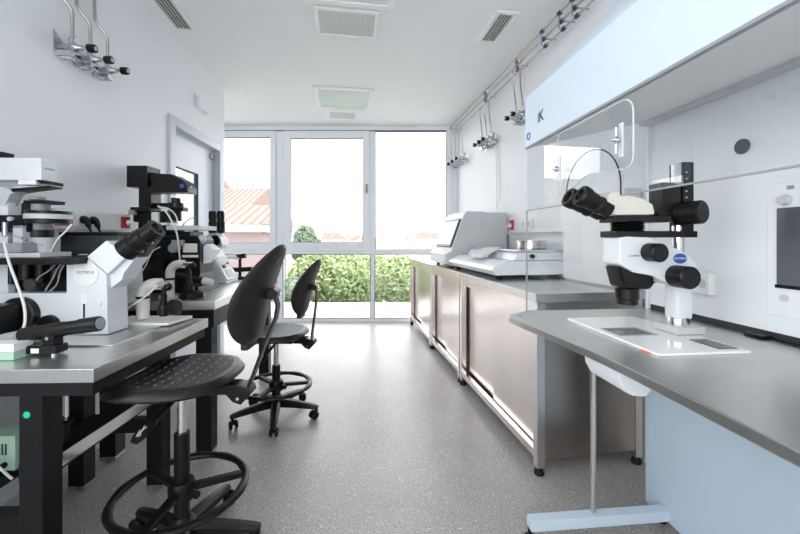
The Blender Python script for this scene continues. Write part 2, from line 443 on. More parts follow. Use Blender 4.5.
h = MB(FL).cyl((aL-0.052, b1-0.06, 1.03), (aL, b1-0.06, 1.03), 0.010).cyl((aL, b1-0.055, 1.03), (aL, b1-0.18, 1.03), 0.009)
h.build('door_handle', 'chrome', d)

# ================================================================== outside the windows
struct('ground', MB().box((-60, YW+0.5, -2.7), (60, 130, -2.5)), 'ground')
struct('terrace_wall', MB().box((-9, 8.9, -2.5), (9, 9.2, -0.40)), 'pale', 'pale low terrace wall outside')
random.seed(3)
hb = MB(); N = 60
top = [(-80+160*i/N, 62+3*math.sin(i*0.31), 2.0+1.7*math.sin(i*0.17+0.6)+0.6*math.sin(i*0.53)+random.uniform(-.15, .15)) for i in range(N+1)]
vs = []; fs = []
for x, y, z in top:
    vs += [(x, y-25, -2.5), (x, y-8, z*0.55-1.0), (x, y, z), (x, y+14, -2.5)]
for i in range(N):
    for k in range(3):
        fs.append((i*4+k, i*4+4+k, i*4+5+k, i*4+1+k))
hb.add(vs, fs)
struct('hillside', hb, 'hill', 'pale distant hillside')

def roof_house(name, label, x0, x1, y0, y1, zw, zr, wallm, chimneys=(), eave=0.35, band=0.16):
    t = thing(name, label, 'house', ((x0+x1)/2, (y0+y1)/2, -2.5), group=None)
    MB().box((x0, y0, -2.5), (x1, y1, zw)).build('house_wall', wallm, t)
    MB().box((x0-eave*0.6, y0-eave, zw), (x1+eave*0.6, y1+eave, zw+band), 0.02).build('eaves', 'pale', t)
    ym = (y0+y1)/2
    r = MB().prism([(x0-eave*.8, y0-eave-.06, zw+band), (x0-eave*.8, ym, zr), (x0-eave*.8, y1+eave, zw+band)], (x1-x0+eave*1.6, 0, 0))
    ro = r.build('tiled_roof', 'tile', t)
    for cx, cy, w, h, z in chimneys:
        c = MB().box((cx-w/2, cy-w*0.35, z), (cx+w/2, cy+w*0.35, z+h)).box((cx-w/2-.06, cy-w*0.35-.06, z+h), (cx+w/2+.06, cy+w*.35+.06, z+h+.08))
        c.build('chimney', 'brick', t)
    return t
roof_house('house', 'pink house with a low tiled roof outside the left window', -8.6, -4.35, 11.5, 14.2, 1.38, 2.34, 'pink', band=0.24)
roof_house('house', 'taller tiled-roof house behind the pink one', -10.3, -7.9, 18.6, 24.6, 2.3, 4.1, 'pale')
roof_house('house', 'tallest tiled-roof house, farthest to the left, seen through the door pane', -22, -11.0, 19.0, 25.0, 3.2, 5.1, 'pale')
for i, (px, w, Y, z) in enumerate(((330, 1.8, 40, 1.0), (352, 2.4, 44, 0.9), (400, 2.2, 42, 0.7), (428, 2.6, 45, 1.1), (385, 1.6, 46, 1.5))):
    x = (px-CX)/F*Y
    roof_house('house', ['small far white house behind the dark bush', 'small far house in the middle of the hillside', 'far house seen at the left of the right window',
                         'far house nearest the right window jamb', 'far house highest on the hillside'][i], x-w/2, x+w/2, Y, Y+2.5, z, z+0.8, 'pale', eave=0.12, band=0.08)
def bush(name, label, blobs, m, nleaf, size, trunk, cat='bush', group=None):
    b0 = blobs[0][0]
    t = thing(name, label, cat, (trunk[0], trunk[1], -2.5), group=group)
    MB().tube([(trunk[0], trunk[1], -2.5), (trunk[0]+.05, trunk[1], -1.2), (b0[0], b0[1], b0[2])], 0.09, 7, 3).build('trunk', 'bark', t)
    f = MB()
    for (cx, cy, cz), (rx, ry, rz) in blobs:
        for i in range(nleaf):
            u = V((random.gauss(0, 1), random.gauss(0, 1), random.gauss(0, 1))).normalized()*random.uniform(0.55, 1.05)**0.5
            c = V((cx+u.x*rx, cy+u.y*ry, cz+u.z*rz))
            a = V((random.gauss(0, 1), random.gauss(0, 1), random.gauss(0, 1))).normalized(); b = a.orthogonal().normalized()
            s_ = size*random.uniform(.6, 1.3)
            f.add([c-a*s_, c+b*s_*.5, c+a*s_, c-b*s_*.5], [(0, 1, 2, 3)])
    f.build('foliage', m, t)
    return t
def bl(px, py, Y, rx, rz): p = P(px, py, Y); return (tuple(p), (rx, rx*0.9, rz))
bush('hedge_bush', 'bright green bush filling the low middle window', [bl(335, 279, 11.3, 1.05, 0.85), bl(312, 278, 11.3, 0.7, .7), bl(350, 290, 11.3, 0.75, 0.6)], 'leaf', 3000, 0.075, P(335, 300, 11.3), group=None)
bush('hedge_bush', 'green bush behind the mullion between the two low windows', [bl(372, 276, 13.9, 1.0, 0.95), bl(365, 292, 13.9, .8, .65)], 'leaf', 2800, 0.075, P(372, 300, 13.9))
bush('hedge_bush', 'paler green bush at the left of the low right window', [bl(399, 280, 10.1, 0.62, 0.68), bl(414, 290, 10.1, 0.42, 0.42)], 'leaf', 2800, 0.075, P(398, 300, 10.1))
bush('hedge_bush', 'low shrub left of the bright green bush', [bl(294, 292, 9.9, 0.42, 0.36)], 'leaf2', 1200, 0.10, P(294, 300, 9.9))
bush('small_tree', 'dark green pointed tree at the foot of the middle window', [bl(305, 244, 15.5, 0.5, 0.8), bl(313, 250, 15.5, .45, .5), bl(299, 250, 15.5, .3, .45)], 'leaf2', 1300, 0.10, P(305, 300, 15.5), 'tree')

# ================================================================== ceiling fixtures (aligned with the right wall)
def cb(px, py):   # ceiling point in the right wall's frame
    Y = F*(H0-CZ)/(HZ-py); return FR.inverted() @ V(((px-CX)/F*Y, Y, H0))
def light(c, w, label):
    t = thing('ceiling_light', label, 'ceiling light', FR @ V((c[0], c[1], H0)), AR, 'square ceiling lights')
    f = MB(FR); h = w/2; k = 0.045; z0 = H0-0.018
    for lo, hi in (((-h, -h), (-h+k, h)), ((h-k, -h), (h, h)), ((-h+k, -h), (h-k, -h+k)), ((-h+k, h-k), (h-k, h))):
        f.box((c[0]+lo[0], c[1]+lo[1], z0), (c[0]+hi[0], c[1]+hi[1], H0), 0.004)
    f.build('light_frame', 'white', t)
    MB(FR).box((c[0]-h+k, c[1]-h+k, H0-0.010), (c[0]+h-k, c[1]+h-k, H0)).build('diffuser', 'lamp', t)
    return t
c = cb(344, 98.5); light((c.x, c.y), 0.64, 'square glass ceiling light nearest the windows')
c = cb(348, 4.2); light((c.x, c.y-0.32), 0.64, 'square glass ceiling light cut by the top edge of the photo')
def grille(c, w, l, nsl, along, label, m='grille', name='ceiling_grille', fr=0.03, cat='ceiling vent'):
    t = thing(name, label, cat, FR @ V((c[0], c[1], H0)), AR)
    z0 = H0-0.014; a, b = w/2, l/2; f = MB(FR)
    for lo, hi in (((-a, -b), (-a+fr, b)), ((a-fr, -b), (a, b)), ((-a+fr, -b), (a-fr, -b+fr)), ((-a+fr, b-fr), (a-fr, b))):
        f.box((c[0]+lo[0], c[1]+lo[1], z0), (c[0]+hi[0], c[1]+hi[1], H0), 0.003)
    f.build('vent_frame', 'white' if m != 'vent' else 'ceil', t)
    MB(FR).box((c[0]-a+fr, c[1]-b+fr, H0-0.002), (c[0]+a-fr, c[1]+b-fr, H0)).build('duct_opening', 'dark' if m == 'vent' or nsl == 3 else 'lgrey', t)
    sl = MB(FR)
    for i in range(nsl):
        if along == 'b':
            x = c[0]-a+fr+(w-2*fr)*(i+0.5)/nsl; d_ = (w-2*fr)/nsl*(0.17 if m == 'vent' else .33)
            sl.box((x-d_, c[1]-b+fr, H0-0.010), (x+d_, c[1]+b-fr, H0-0.002))
        else:
            y = c[1]-b+fr+(l-2*fr)*(i+0.5)/nsl; d_ = (l-2*fr)/nsl*.3
            sl.box((c[0]-a+fr, y-d_, H0-0.010), (c[0]+a-fr, y+d_, H0-0.002))
    sl.build('louvre', m, t)
    return t
c = cb(347, 23); grille((c.x, c.y), 0.46, 0.36, 22, 'b', 'fine-slatted white ceiling grille between the two square lights')
c = cb(342.5, 114.6); grille((c.x, c.y), 0.50, 0.42, 12, 'b', 'white ceiling grille just behind the far square light', fr=0.09)
c = cb(496.5, 27.5); grille((c.x, c.y), 0.17, 0.42, 5, 'b', 'slotted ceiling vent near the right wall pipes', 'vent', 'ceiling_vent')
c = cb(172.5, 12); grille((c.x, c.y), 0.17, 0.46, 5, 'b', 'slotted ceiling vent near the left wall', 'vent', 'ceiling_vent')
c = cb(402.5, 123.8); grille((c.x, c.y), 0.46, 0.13, 3, 'a', 'slim slot vent in the ceiling above the right window', 'grille', 'ceiling_vent', fr=0.025)
# emergency lamp high on the left wall
p = FL.inverted() @ P(199.5, 105, 3.4)
t = thing('emergency_lamp', 'small white emergency lamp high on the wall above the door', 'lamp', FL @ V((aL, p.y, p.z-0.06)), AL)
MB(FL).box((aL, p.y-0.12, p.z-0.06), (aL+0.012, p.y+0.12, p.z+0.06), 0.004).build('lamp_base', 'white', t)
MB(FL).box((aL+0.012, p.y-0.11, p.z-0.05), (aL+0.045, p.y+0.11, p.z+0.05), 0.012).build('lamp_cover', 'wall', t)
# ================================================================== stainless steel benches along the right wall
BT = 0.92
def bench(b0, b1, label, first=False):
    a0, a1 = 0.976, 1.603
    t = thing('steel_workbench', label, 'workbench', FB @ V(((a0+a1)/2, (b0+b1)/2, 0)), AB, 'stainless steel workbenches in a row')
    w = MB(FB).box((a0, b0+.001, BT-0.045), (a1, b1-.001, BT), 0.004)
    w.build('worktop', 'steel2' if first else 'steel', t)
    MB(FB).box((a0+.014, b0+.03, BT-0.100), (a0+.032, b1-.03, BT-0.047)).build('top_rail', 'steel', t)
    lw = 0.042; zl = 0.038
    for la in (a0+0.012, a1-0.012-lw):
        for lb in (b0+0.008, b1-0.008-lw):
            L = MB(FB).box((la, lb, zl), (la+lw, lb+lw, BT-0.046), 0.003).build('leg', 'steel', t)
            c = (la+lw/2, lb+lw/2)
            fo = MB(FB).lathe((c[0], c[1], 0), (0, 0, 1), [(0.024, 0), (0.026, 0.006), (0.022, 0.018), (0.019, 0.024), (0.019, zl+0.005)], 16)
            fo.build('foot', 'rubber', L)
    zb, zt_ = 0.115, BT-0.085
    for name, sb in (('side_panel', b0+0.018), ('side_panel', b1-0.03)):
        MB(FB).box((a0+0.012+lw, sb, 0.075), (a1-0.012-lw, sb+0.012, BT-0.046)).build(name, 'endsteel' if first else 'steel', t)
    MB(FB).box((a1-0.03, b0+0.05, 0.08), (a1-0.02, b1-0.05, BT-0.046)).build('back_panel', 'steel', t)
    MB(FB).box((a0+0.02, b0+0.05, 0.075), (a1-0.03, b1-0.05, 0.09)).build('bottom_shelf', 'steel', t)
    MB(FB).box((a0+0.016, b0+0.05, 0.075), (a0+0.05, b1-0.05, zb), 0.003).build('bottom_rail', 'steel', t)
    m = (b0+b1)/2; g = 0.012
    for k, (x0, x1, off) in enumerate(((b0+0.05+g, m+0.03, 0.054), (m-0.03, b1-0.05-g, 0.070))):
        D = MB(FB).box((a0+off, x0, zb+0.003), (a0+off+0.014, x1, zt_), 0.003).build('sliding_door', 'steel', t)
        hb = (x0+0.05) if k == 0 else (x1-0.08)
    return t
bench(1.711, 2.93, 'steel workbench nearest the camera, its worn end panel showing', True)
bench(2.931, 3.92, 'middle steel workbench in the row, under the screened analyser')
bench(3.921, 5.06, 'farthest steel workbench, its end against the windows')

# ------------------------------------------------------------------ analyser with sloping screen
t = thing('analyser', 'tall pale grey analyser with a sloping screen on the middle bench', 'lab instrument', FB @ V((1.27, 3.65, BT)), AB)
b0, b1 = 3.34, 3.93
pr = [(1.01, 0.955), (1.01, 1.06), (1.045, 1.075), (1.175, 1.43), (1.20, 1.445), (1.602, 1.445), (1.602, 0.935), (1.05, 0.935)]
MB(FB).prism([(a, b0, z) for a, z in pr], (0, b1-b0, 0), 0.006).build('housing', 'lgrey', t)
MB(FB).box((0.985, b0+0.03, 0.955), (1.06, b1-0.03, 1.055), 0.014).build('front_ledge', 'white', t)
n_ = V((-0.355, 0, 0.130)).normalized()
q = [V((1.060, b0+0.04, 1.110)), V((1.060, b1-0.04, 1.110)), V((1.160, b1-0.04, 1.383)), V((1.160, b0+0.04, 1.383))]
S_ = MB(FB).prism([v+n_*0.002 for v in q], n_*0.014, 0.004).build('screen_bezel', 'black', t, label='black screen bezel')
q2 = [V((1.068, b0+0.065, 1.132)), V((1.068, b1-0.065, 1.132)), V((1.152, b1-0.065, 1.361)), V((1.152, b0+0.065, 1.361))]
MB(FB).prism([v+n_*0.0165 for v in q2], n_*0.001).build('screen', 'hood', S_, label='pale sloping screen')
MB(FB).box((1.21, b0+0.05, 1.4455), (1.40, b1-0.05, 1.460), 0.005).build('top_cover', 'white', t)
for a in (1.07, 1.51):
    for b in (b0+0.05, b1-0.05):
        MB(FB).cyl((a, b, BT+0.0005), (a, b, 0.94), 0.018).build('foot', 'rubber', t)
# ------------------------------------------------------------------ low wide paraffin station
t = thing('embedding_station', 'low wide pale blue instrument with a tilted keypad on the near steel bench', 'lab instrument', FB @ V((1.30, 2.83, BT)), AB)
b0, b1 = 2.31, 3.285
body = [(1.02, 0.965), (1.00, 0.985), (1.015, 1.005), (1.10, 1.045), (1.60, 1.045), (1.60, 0.95), (1.03, 0.95)]
MB(FB).prism([(a, b0, z) for a, z in body], (0, b1-b0, 0), 0.006).build('base_housing', 'hoodin', t)
up = MB(FB).prism([(a, b0+0.03, z) for a, z in ((1.17, 1.046), (1.21, 1.105), (1.595, 1.105), (1.595, 1.046))], (0, b1-b0-0.06, 0), 0.008)
U = up.build('upper_housing', 'hoodin', t)
MB(FB).box((1.19, b0+0.02, 1.105), (1.598, b1-0.02, 1.118), 0.003).build('rim', 'chrome', t)
kp = MB(FB).prism([(1.055, 2.62, 1.045), (1.20, 2.62, 1.118), (1.205, 2.62, 1.132), (1.04, 2.62, 1.05)], (0, 0.26, 0), 0.003)
K = kp.build('keypad', 'lgrey', t)
kd = V((0.165, 0, 0.082)).normalized(); kn = V((-0.082, 0, 0.165)).normalized(); o_ = V((1.04, 2.62, 1.05))
sc_ = MB(FB)
for i in range(3):
    for j in range(4):
        c = o_+kd*(0.035+0.05*i)+V((0, 0.035+0.062*j, 0))+kn*0.001
        sc_.prism([c-kd*.016-V((0, .02, 0)), c+kd*.016-V((0, .02, 0)), c+kd*.016+V((0, .02, 0)), c-kd*.016+V((0, .02, 0))], kn*0.003)
sc_.build('keys', 'white', K)
MB(FB).cyl((1.30, b0+0.03, 1.075), (1.30, b0+0.005, 1.075), 0.014).build('drain_knob', 'black', t)
for a in (1.08, 1.50):
    for b in (b0+0.06, b1-0.06):
        MB(FB).cyl((a, b, BT+0.0005), (a, b, 0.952), 0.020).build('foot', 'rubber', t)
dish = MB(FB).lathe((1.45, 2.62, 1.1185), (0, 0, 1), [(0.105, 0), (0.112, 0.005), (0.112, 0.055), (0.118, 0.058), (0.118, 0.062), (0.108, 0.062), (0.104, 0.012), (0.0, 0.012)], 36)
props(dish.build('steel_dish', 'steel'), 'round steel dish resting on the low pale blue instrument', 'dish')
# ------------------------------------------------------------------ white cabinet at the back of the near bench
t = thing('tall_cabinet', 'tall plain white cabinet standing at the back of the near steel bench beside the hood', 'cabinet', FB @ V((1.52, 2.02, BT+.001)), AB)
MB(FB).box((1.50, 1.74, BT+0.012), (1.602, 2.285, 1.47), 0.004).build('cabinet_body', 'white', t)
MB(FB).box((1.51, 1.75, BT+.001), (1.60, 2.275, BT+0.0115)).build('plinth', 'lgrey', t)
v_ = MB(FB)
for i in range(9):
    v_.box((1.4985, 1.98+i*0.022, 1.375), (1.5005, 1.988+i*0.022, 1.40))
v_.build('vent_slots', 'grey', t)
# ------------------------------------------------------------------ trunking on the right wall
t = thing('cable_trunking', 'white socket trunking on the right wall behind the low instrument', 'trunking', FR @ V((aR-0.03, 2.9, 1.25)), AR)
MB(FR).box((aR-0.05, 2.30, 1.245), (aR, 3.30, 1.395), 0.004).build('channel', 'white', t)
for b, m_ in ((wallR(517.5), 'red'), (3.0, 'white'), (2.90, 'white')):
    s_ = MB(FR).box((aR-0.062, b-0.035, 1.275), (aR-0.05, b+0.035, 1.365), 0.004).build('socket', m_, t, label='red socket' if m_ == 'red' else None)
    MB(FR).cyl((aR-0.064, b, 1.32), (aR-0.0615, b, 1.32), 0.02).build('socket_well', 'black' if m_ == 'red' else 'lgrey', s_)
pb = wallR(517.5); pl = MB(FR).box((aR-0.10, pb-.02, 1.295), (aR-0.0645, pb+.02, 1.335), 0.006).tube([(aR-0.10, pb, 1.315), (aR-0.12, pb-.01, 1.28), (aR-0.09, pb-.06, 1.22), (aR-0.02, pb-.1, 1.19), (aR-0.012, pb-.1, 1.14)], 0.004, 7, 5)
props(pl.build('power_plug', 'cable'), 'white plug and cable in the red socket on the right wall', 'plug')
cv = MB(FR).tube([(aR-0.008, 3.62, 2.2), (aR-0.008, 3.63, 1.9), (aR-0.012, 3.60, 1.66), (aR-0.05, 3.58, 1.56), (aR-0.02, 3.66, 1.52), (aR-0.01, 3.70, 1.9), (aR-0.008, 3.71, 2.2)], 0.004, 6, 6)
props(cv.build('hanging_cable', 'cable'), 'thin white cable looping down the right wall above the analyser', 'cable')

# ================================================================== ventilated workstation (hood) at right
DZ = 0.89
BE = 1.52; BN = -0.45
hd = thing('extraction_hood', 'pale blue extraction hood with glass sash and grey steel worktop', 'fume hood', FH @ V((0.95, 0.55, 0)), AH)
wt = MB(FH).prism([(a, b, DZ-0.026) for a, b in ((0.628, BN), (0.628, 0.84), (0.622, 0.95), (0.582, 1.30), (0.570, 1.41), (0.572, 1.435), (0.585, 1.455), (0.69, 1.525), (1.243, 1.525), (1.243, BN))], (0, 0, 0.026), 0.005)
wt.build('worktop', 'steel2', hd, label='grey steel worktop with a cut corner')
MB(FH).cyl((0.615, 1.425, DZ-0.002), (0.615, 1.425, DZ+0.0012), 0.011).build('worktop_plug', 'grey', hd)
cp = [(0.68, 1.585), (0.68, 1.790), (0.684, 1.803), (0.70, 1.818), (0.75, 1.860), (0.813, 1.938), (0.92, 2.05), (1.036, 2.165), (1.15, 2.30), (1.25, 2.42), (1.50, 2.42), (1.50, 1.76), (1.245, 1.72), (0.70, 1.59)]
MB(FH).prism([(a, BN, z) for a, z in cp], (0, BE-BN, 0)).build('canopy', 'hood', hd)
pf = MB(FH).prism([(a, BN+0.01, z) for a, z in ((0.705, 1.5895), (1.20, 1.708), (1.20, 1.702), (0.705, 1.584))], (0, BE-BN-0.02, 0))
PFo = pf.build('perforated_ceiling', 'perf', hd)
MB(FH).box((1.195, BN+.01, 1.690), (1.243, BE-.001, 1.712), 0.004).build('baffle_edge', 'lgrey', hd)
MB(FH).box((0.680, BN, 1.578), (0.690, BE, 1.586)).build('canopy_trim', 'grey', hd)
# back
MB(FH).box((1.245, BN, 0.912), (1.275, BE, 1.72)).build('back_panel', 'hoodin', hd)
MB(FH).box((1.246, BN, 0.85), (1.30, BE, 0.911)).build('rear_channel', 'dark', hd)
MB(FH).box((1.230, BN, 0.042), (1.27, BE, 0.849)).build('modesty_panel', 'hoodlow', hd)
for b in (BN+0.06, BE-0.06):
    MB(FH).cyl((1.25, b, 0.0), (1.25, b, 0.043), 0.022).build('panel_foot', 'rubber', hd)
# front sash with the arched opening for the eyepieces
ZS = 1.316
arch = [(0.935, ZS)]+[(1.07+0.135*math.cos(t_), 1.345+0.122*math.sin(t_)) for t_ in [PI*(1-i/24) for i in range(25)][::1]]
arch = [(b, z) for b, z in arch[1:]]      # from b=0.935 over the crown to b=1.205
out = [(BN, ZS), (arch[0][0], ZS)]+arch+[(arch[-1][0], ZS), (BE, ZS), (BE, 1.584), (BN, 1.584)]
MB(FH).prism([(0.682, b, z) for b, z in out], (0.006, 0, 0)).build('sash', 'sash', hd, label='front glass sash with arched opening')
MB(FH).tube([(0.685, arch[0][0], ZS)]+[(0.685, b, z) for b, z in arch]+[(0.685, arch[-1][0], ZS)], 0.0022, 6).build('arch_edge', 'black', hd)
e = MB(FH).box((0.6815, BN, ZS-0.003), (0.6885, arch[0][0], ZS+0.0005)).box((0.6815, arch[-1][0], ZS-0.003), (0.6885, BE, ZS+0.0005))
e.build('sash_edge', 'grey', hd)
# far side glass
MB(FH).prism([(0.69, BE-0.008, DZ+.001), (1.243, BE-0.008, DZ+.001), (1.243, BE-0.008, 1.70), (0.69, BE-0.008, 1.586)], (0, 0.006, 0)).build('side_glass', 'sash', hd)
MB(FH).box((0.6825, BE-0.009, DZ+.001), (0.6865, BE-0.001, ZS-0.004)).build('side_glass_edge', 'grey', hd)
MB(FH).box((1.232, BE-0.012, DZ+.001), (1.2445, BE+0.004, 1.69)).build('corner_post', 'hoodin', hd)
# acrylic cover plate in front of the arch, with two clamps
def rr(b0, b1, z0, z1, r, n=6):
    o = []
    for cx_, cz_, a0 in ((b1-r, z1-r, 0), (b0+r, z1-r, 90), (b0+r, z0+r, 180), (b1-r, z0+r, 270)):
        o += [(cx_+r*math.cos(math.radians(a0+90*i/n)), cz_+r*math.sin(math.radians(a0+90*i/n))) for i in range(n+1)]
    return o
ac = [(1.235, 1.42), (1.235, 1.548), (1.22, 1.56)]+[(0.91+0.04*math.cos(math.radians(a)), 1.52+0.04*math.sin(math.radians(a))) for a in range(90, 181, 15)]+[(0.90+0.03*math.cos(math.radians(a)), 1.41+0.03*math.sin(math.radians(a))) for a in range(180, 271, 15)]+[(1.05, 1.392), (1.085, 1.385), (1.12, 1.37), (1.20, 1.345), (1.235, 1.35)]
ac = [(b, z) for b, z in ac]
A_ = MB(FH).prism([(0.668, b, z) for b, z in ac], (0.006, 0, 0)).build('acrylic_cover', 'acrylic', hd, label='clear acrylic cover plate over the arched opening')
MB(FH).tube([(0.671, b, z) for b, z in ac+[ac[0]]], 0.0022, 6).build('cover_edge', 'acryl_edge', A_)
for b, z in ((1.215, 1.437), (0.905, 1.455)):
    s_ = MB(FH).box((0.662, b-0.007, z-0.045), (0.6675, b+0.007, z+0.045), 0.002).build('slot_rail', 'acryl_edge', hd)
    k_ = MB(FH).cyl((0.6675, b, z), (0.636, b, z), 0.005).cyl((0.655, b, z), (0.643, b, z), 0.0105, n=12).cyl((0.650, b, z-.036), (0.650, b, z+.032), 0.0028)
    k_.build('clamp_screw', 'chrome', s_)
# fittings on the back panel
p = inframe(743, 146.5, 1.112, FH)
MB(FH).cyl((1.2455, p.y, p.z), (1.238, p.y, p.z), 0.025, n=28, bev=0.002).build('round_port', 'portm', hd, label='dark round port plug')
fx = 1.2452
MB(FH).box((fx, 0.70, 0.965), (fx-0.004, 1.035, 1.365), 0.002).build('service_panel', 'hoodin', hd)
w_ = MB(FH).box((fx-0.004, 0.74, 1.06), (fx-0.010, 1.005, 1.29), 0.003).build('display_window', 'dglass', hd, label='dark display window')
MB(FH).box((fx-0.0101, 0.80, 1.255), (fx-0.0115, 0.93, 1.275)).build('display_label', 'lgrey', w_)
MB(FH).box((fx-0.004, 0.735, 1.05), (fx-0.008, 1.01, 1.06)).build('display_sill', 'black', hd)
kb = MB(FH).cyl((fx-0.004, 0.982, 1.312), (fx-0.022, 0.982, 1.312), 0.017, 0.013).build('service_tap', 'lgrey', hd)
MB(FH).cyl((fx-0.004, 0.985, 1.022), (fx-0.012, 0.985, 1.022), 0.010).build('push_button', 'lgrey', hd)
MB(FH).box((fx-0.004, 0.962, 1.343), (fx-0.006, 0.980, 1.354)).build('switch_plate', 'grey', hd)
for j, b in enumerate((1.262,)):
    s_ = MB(FH).box((fx, b-0.055, 0.995), (fx-0.028, b+0.05, 1.075), 0.005).build('power_socket', 'white', hd, label='white double socket behind the stereo microscope')
    for q_ in (-0.028, 0.022):
        MB(FH).cyl((fx-0.0275, b+q_, 1.035), (fx-0.0287, b+q_, 1.035), 0.017).build('socket_well', 'lgrey', s_)
# under the worktop
fb_ = MB(FH).box((0.645, 1.385, 0.052), (1.2295, 1.43, 0.095), 0.004).build('foot_bar', 'hood', hd, label='pale blue foot bar')
for a in (0.652,):
    MB(FH).lathe((a, 1.41, 0), (0, 0, 1), [(0.030, 0), (0.032, 0.008), (0.024, 0.018), (0.010, 0.02), (0.010, 0.053)], 18).build('levelling_foot', 'rubber', fb_)
MB(FH).cyl((0.915, 1.41, 0.095), (0.915, 1.41, DZ-0.027), 0.010).build('support_rod', 'steel', hd)
lp = [(0.650, DZ-0.0265), (0.655, 0.83), (0.672, 0.800), (0.695, 0.788), (0.73, 0.785), (0.745, 0.80), (0.745, DZ-0.0265)]
MB(FH).prism([(a, 0.90, z) for a, z in lp], (0, 0.15, 0), 0.004).build('under_tray', 'cool', hd, label='curved white housing under the worktop')
# emblem on the canopy front
o = FH @ V((0.679, 1.405, 1.683)); r_ = FH.to_3x3() @ V((0, -1, 0)); u_ = V((0, 0, 1))
lettering('K', 0.062, FH @ V((0.6793, 1.375, 1.672)), r_, u_, 'black', hd, 'emblem', 'black K emblem on the hood front')
em = MB(FH).box((0.6796, 1.398, 1.652), (0.6786, 1.402, 1.692)).build('emblem_bars', 'black', hd)
MB(FH).torus((0.6795, 1.485, 1.541+.083), (1, 0, 0), 0.013, 0.003, 24, 6).build('round_emblem', 'blue', hd, label='small blue ring emblem')
# ================================================================== things on the hood worktop
pt = thing('work_plate', 'white rectangular plate with a glass window lying on the grey worktop', 'plate', FH @ V((0.90, 1.12, DZ)), AH)
ZP = DZ+0.007
A0, A1, B0, B1 = 0.765, 1.03, 0.90, 1.337
wa0, wa1, wb0, wb1 = 0.785, 0.911, 1.075, 1.172
q = MB(FH)
for lo, hi in (((A0, B0), (wa0, B1)), ((wa1, B0), (A1, B1)), ((wa0, B0), (wa1, wb0)), ((wa0, wb1), (wa1, B1))):
    q.box((lo[0], lo[1], DZ+.0008), (hi[0], hi[1], ZP))
q.build('plate_sheet', 'plate', pt)
fr = MB(FH); k = 0.006
for lo, hi in (((wa0, wb0), (wa0+k, wb1)), ((wa1-k, wb0), (wa1, wb1)), ((wa0+k, wb0), (wa1-k, wb0+k)), ((wa0+k, wb1-k), (wa1-k, wb1))):
    fr.box((lo[0], lo[1], DZ+.0008), (hi[0], hi[1], ZP+0.0015))
fr.build('window_surround', 'grey', pt)
MB(FH).box((wa0+k, wb0+k, DZ+.0008), (wa1-k, wb1-k, ZP-0.002)).build('glass_window', 'dglass', pt, label='dark glass window')
MB(FH).box((0.960, 0.922, ZP), (1.017, 1.016, ZP+0.0015)).build('display', 'screen', pt, label='dark display strip')
MB(FH).box((A0-0.012, 0.925, DZ+.0005), (A0+0.012, 0.955, DZ+.0007+.0008)).build('tab', 'orange', pt, label='small orange tab')

sm = thing('stereo_microscope', 'white and black stereo microscope on a post under the hood', 'microscope', FH @ V((1.01, 1.11, ZP)), AH)
BY = 1.11
def q_(px, py, b=BY): return inframe(px, py, b, FH)
def side(pts, b0, b1, bev=0.004):
    pp = [q_(x, y, b0) for x, y in pts]
    return MB(FH).prism([(v.x, b0, v.z) for v in pp], (0, b1-b0, 0), bev)
MB(FH).box((0.962, 1.062, ZP+.001), (1.062, 1.158, ZP+0.024), 0.004).build('base', 'lgrey', sm)
MB(FH).cyl((1.012, BY, ZP+0.024), (1.012, BY, 0.945), 0.030, n=28).build('post_collar', 'chrome', sm)
MB(FH).cbox((1.012, BY, 0.997), (0.058, 0.056, 0.12), 0.012).build('post', 'cool', sm)
MB(FH).cyl((1.012, BY, 1.05), (1.012, BY, 1.24), 0.017).build('column', 'chrome', sm)
b_ = side([(620, 236), (626, 234), (648, 236), (664, 243), (682, 250), (697, 262), (700, 279), (692, 288), (668, 284), (652, 276), (634, 273), (619, 264)], BY-0.042, BY+0.042, 0.008)
body = b_.build('zoom_body', 'cool', sm)
ob = side([(620, 266), (636, 273), (655, 276), (656, 284), (651, 290), (626, 289)], BY-0.04, BY+0.04, 0.010).build('objective_housing', 'black', sm)
c = q_(627, 290); MB(FH).lathe((c.x, BY, c.z), (0, 0, -1), [(0.034, -0.005), (0.034, 0.026), (0.031, 0.03), (0.031, 0.044), (0.025, 0.044), (0.018, 0.03)], 32).build('objective_lens', 'black', ob)
# zoom knobs towards the camera and away
for s_ in (-1, 1):
    y0 = BY+s_*0.042; c = q_(655, 252.5, BY-.07)
    kn = MB(FH).cyl((c.x-0.0, y0, c.z), (c.x-0.0, y0+s_*0.052, c.z), 0.028, n=30, bev=0.004)
    kn.build('zoom_knob', 'black', sm)
    c = q_(685, 277, BY-.075); kn = MB(FH).cyl((c.x-.006, y0, c.z), (c.x-.006, y0+s_*0.062, c.z), 0.034, n=30, bev=0.004)
    kn.build('focus_knob', 'black', sm)
c = q_(680, 258.5, BY-0.042)
ov = MB(FH); n_ = 28
ov.prism([(c.x+0.023*math.cos(2*PI*i/n_), BY-0.0421, c.z+0.016*math.sin(2*PI*i/n_)) for i in range(n_)], (0, -0.0012, 0))
bd = ov.build('badge', 'blue', body, label='blue oval badge')
rH = FH.to_3x3() @ V((1, 0, 0))
lettering('OLYMPUS', 0.0095, FH @ V((c.x, BY-0.0436, c.z)), rH, (0, 0, 1), 'white', sm, 'lettering')
c = q_(634, 256, BY-.042); lettering('OLYMPUS', 0.008, FH @ V((c.x, BY-0.0423, c.z)), rH, (0, 0, 1), 'grey', sm, 'lettering')
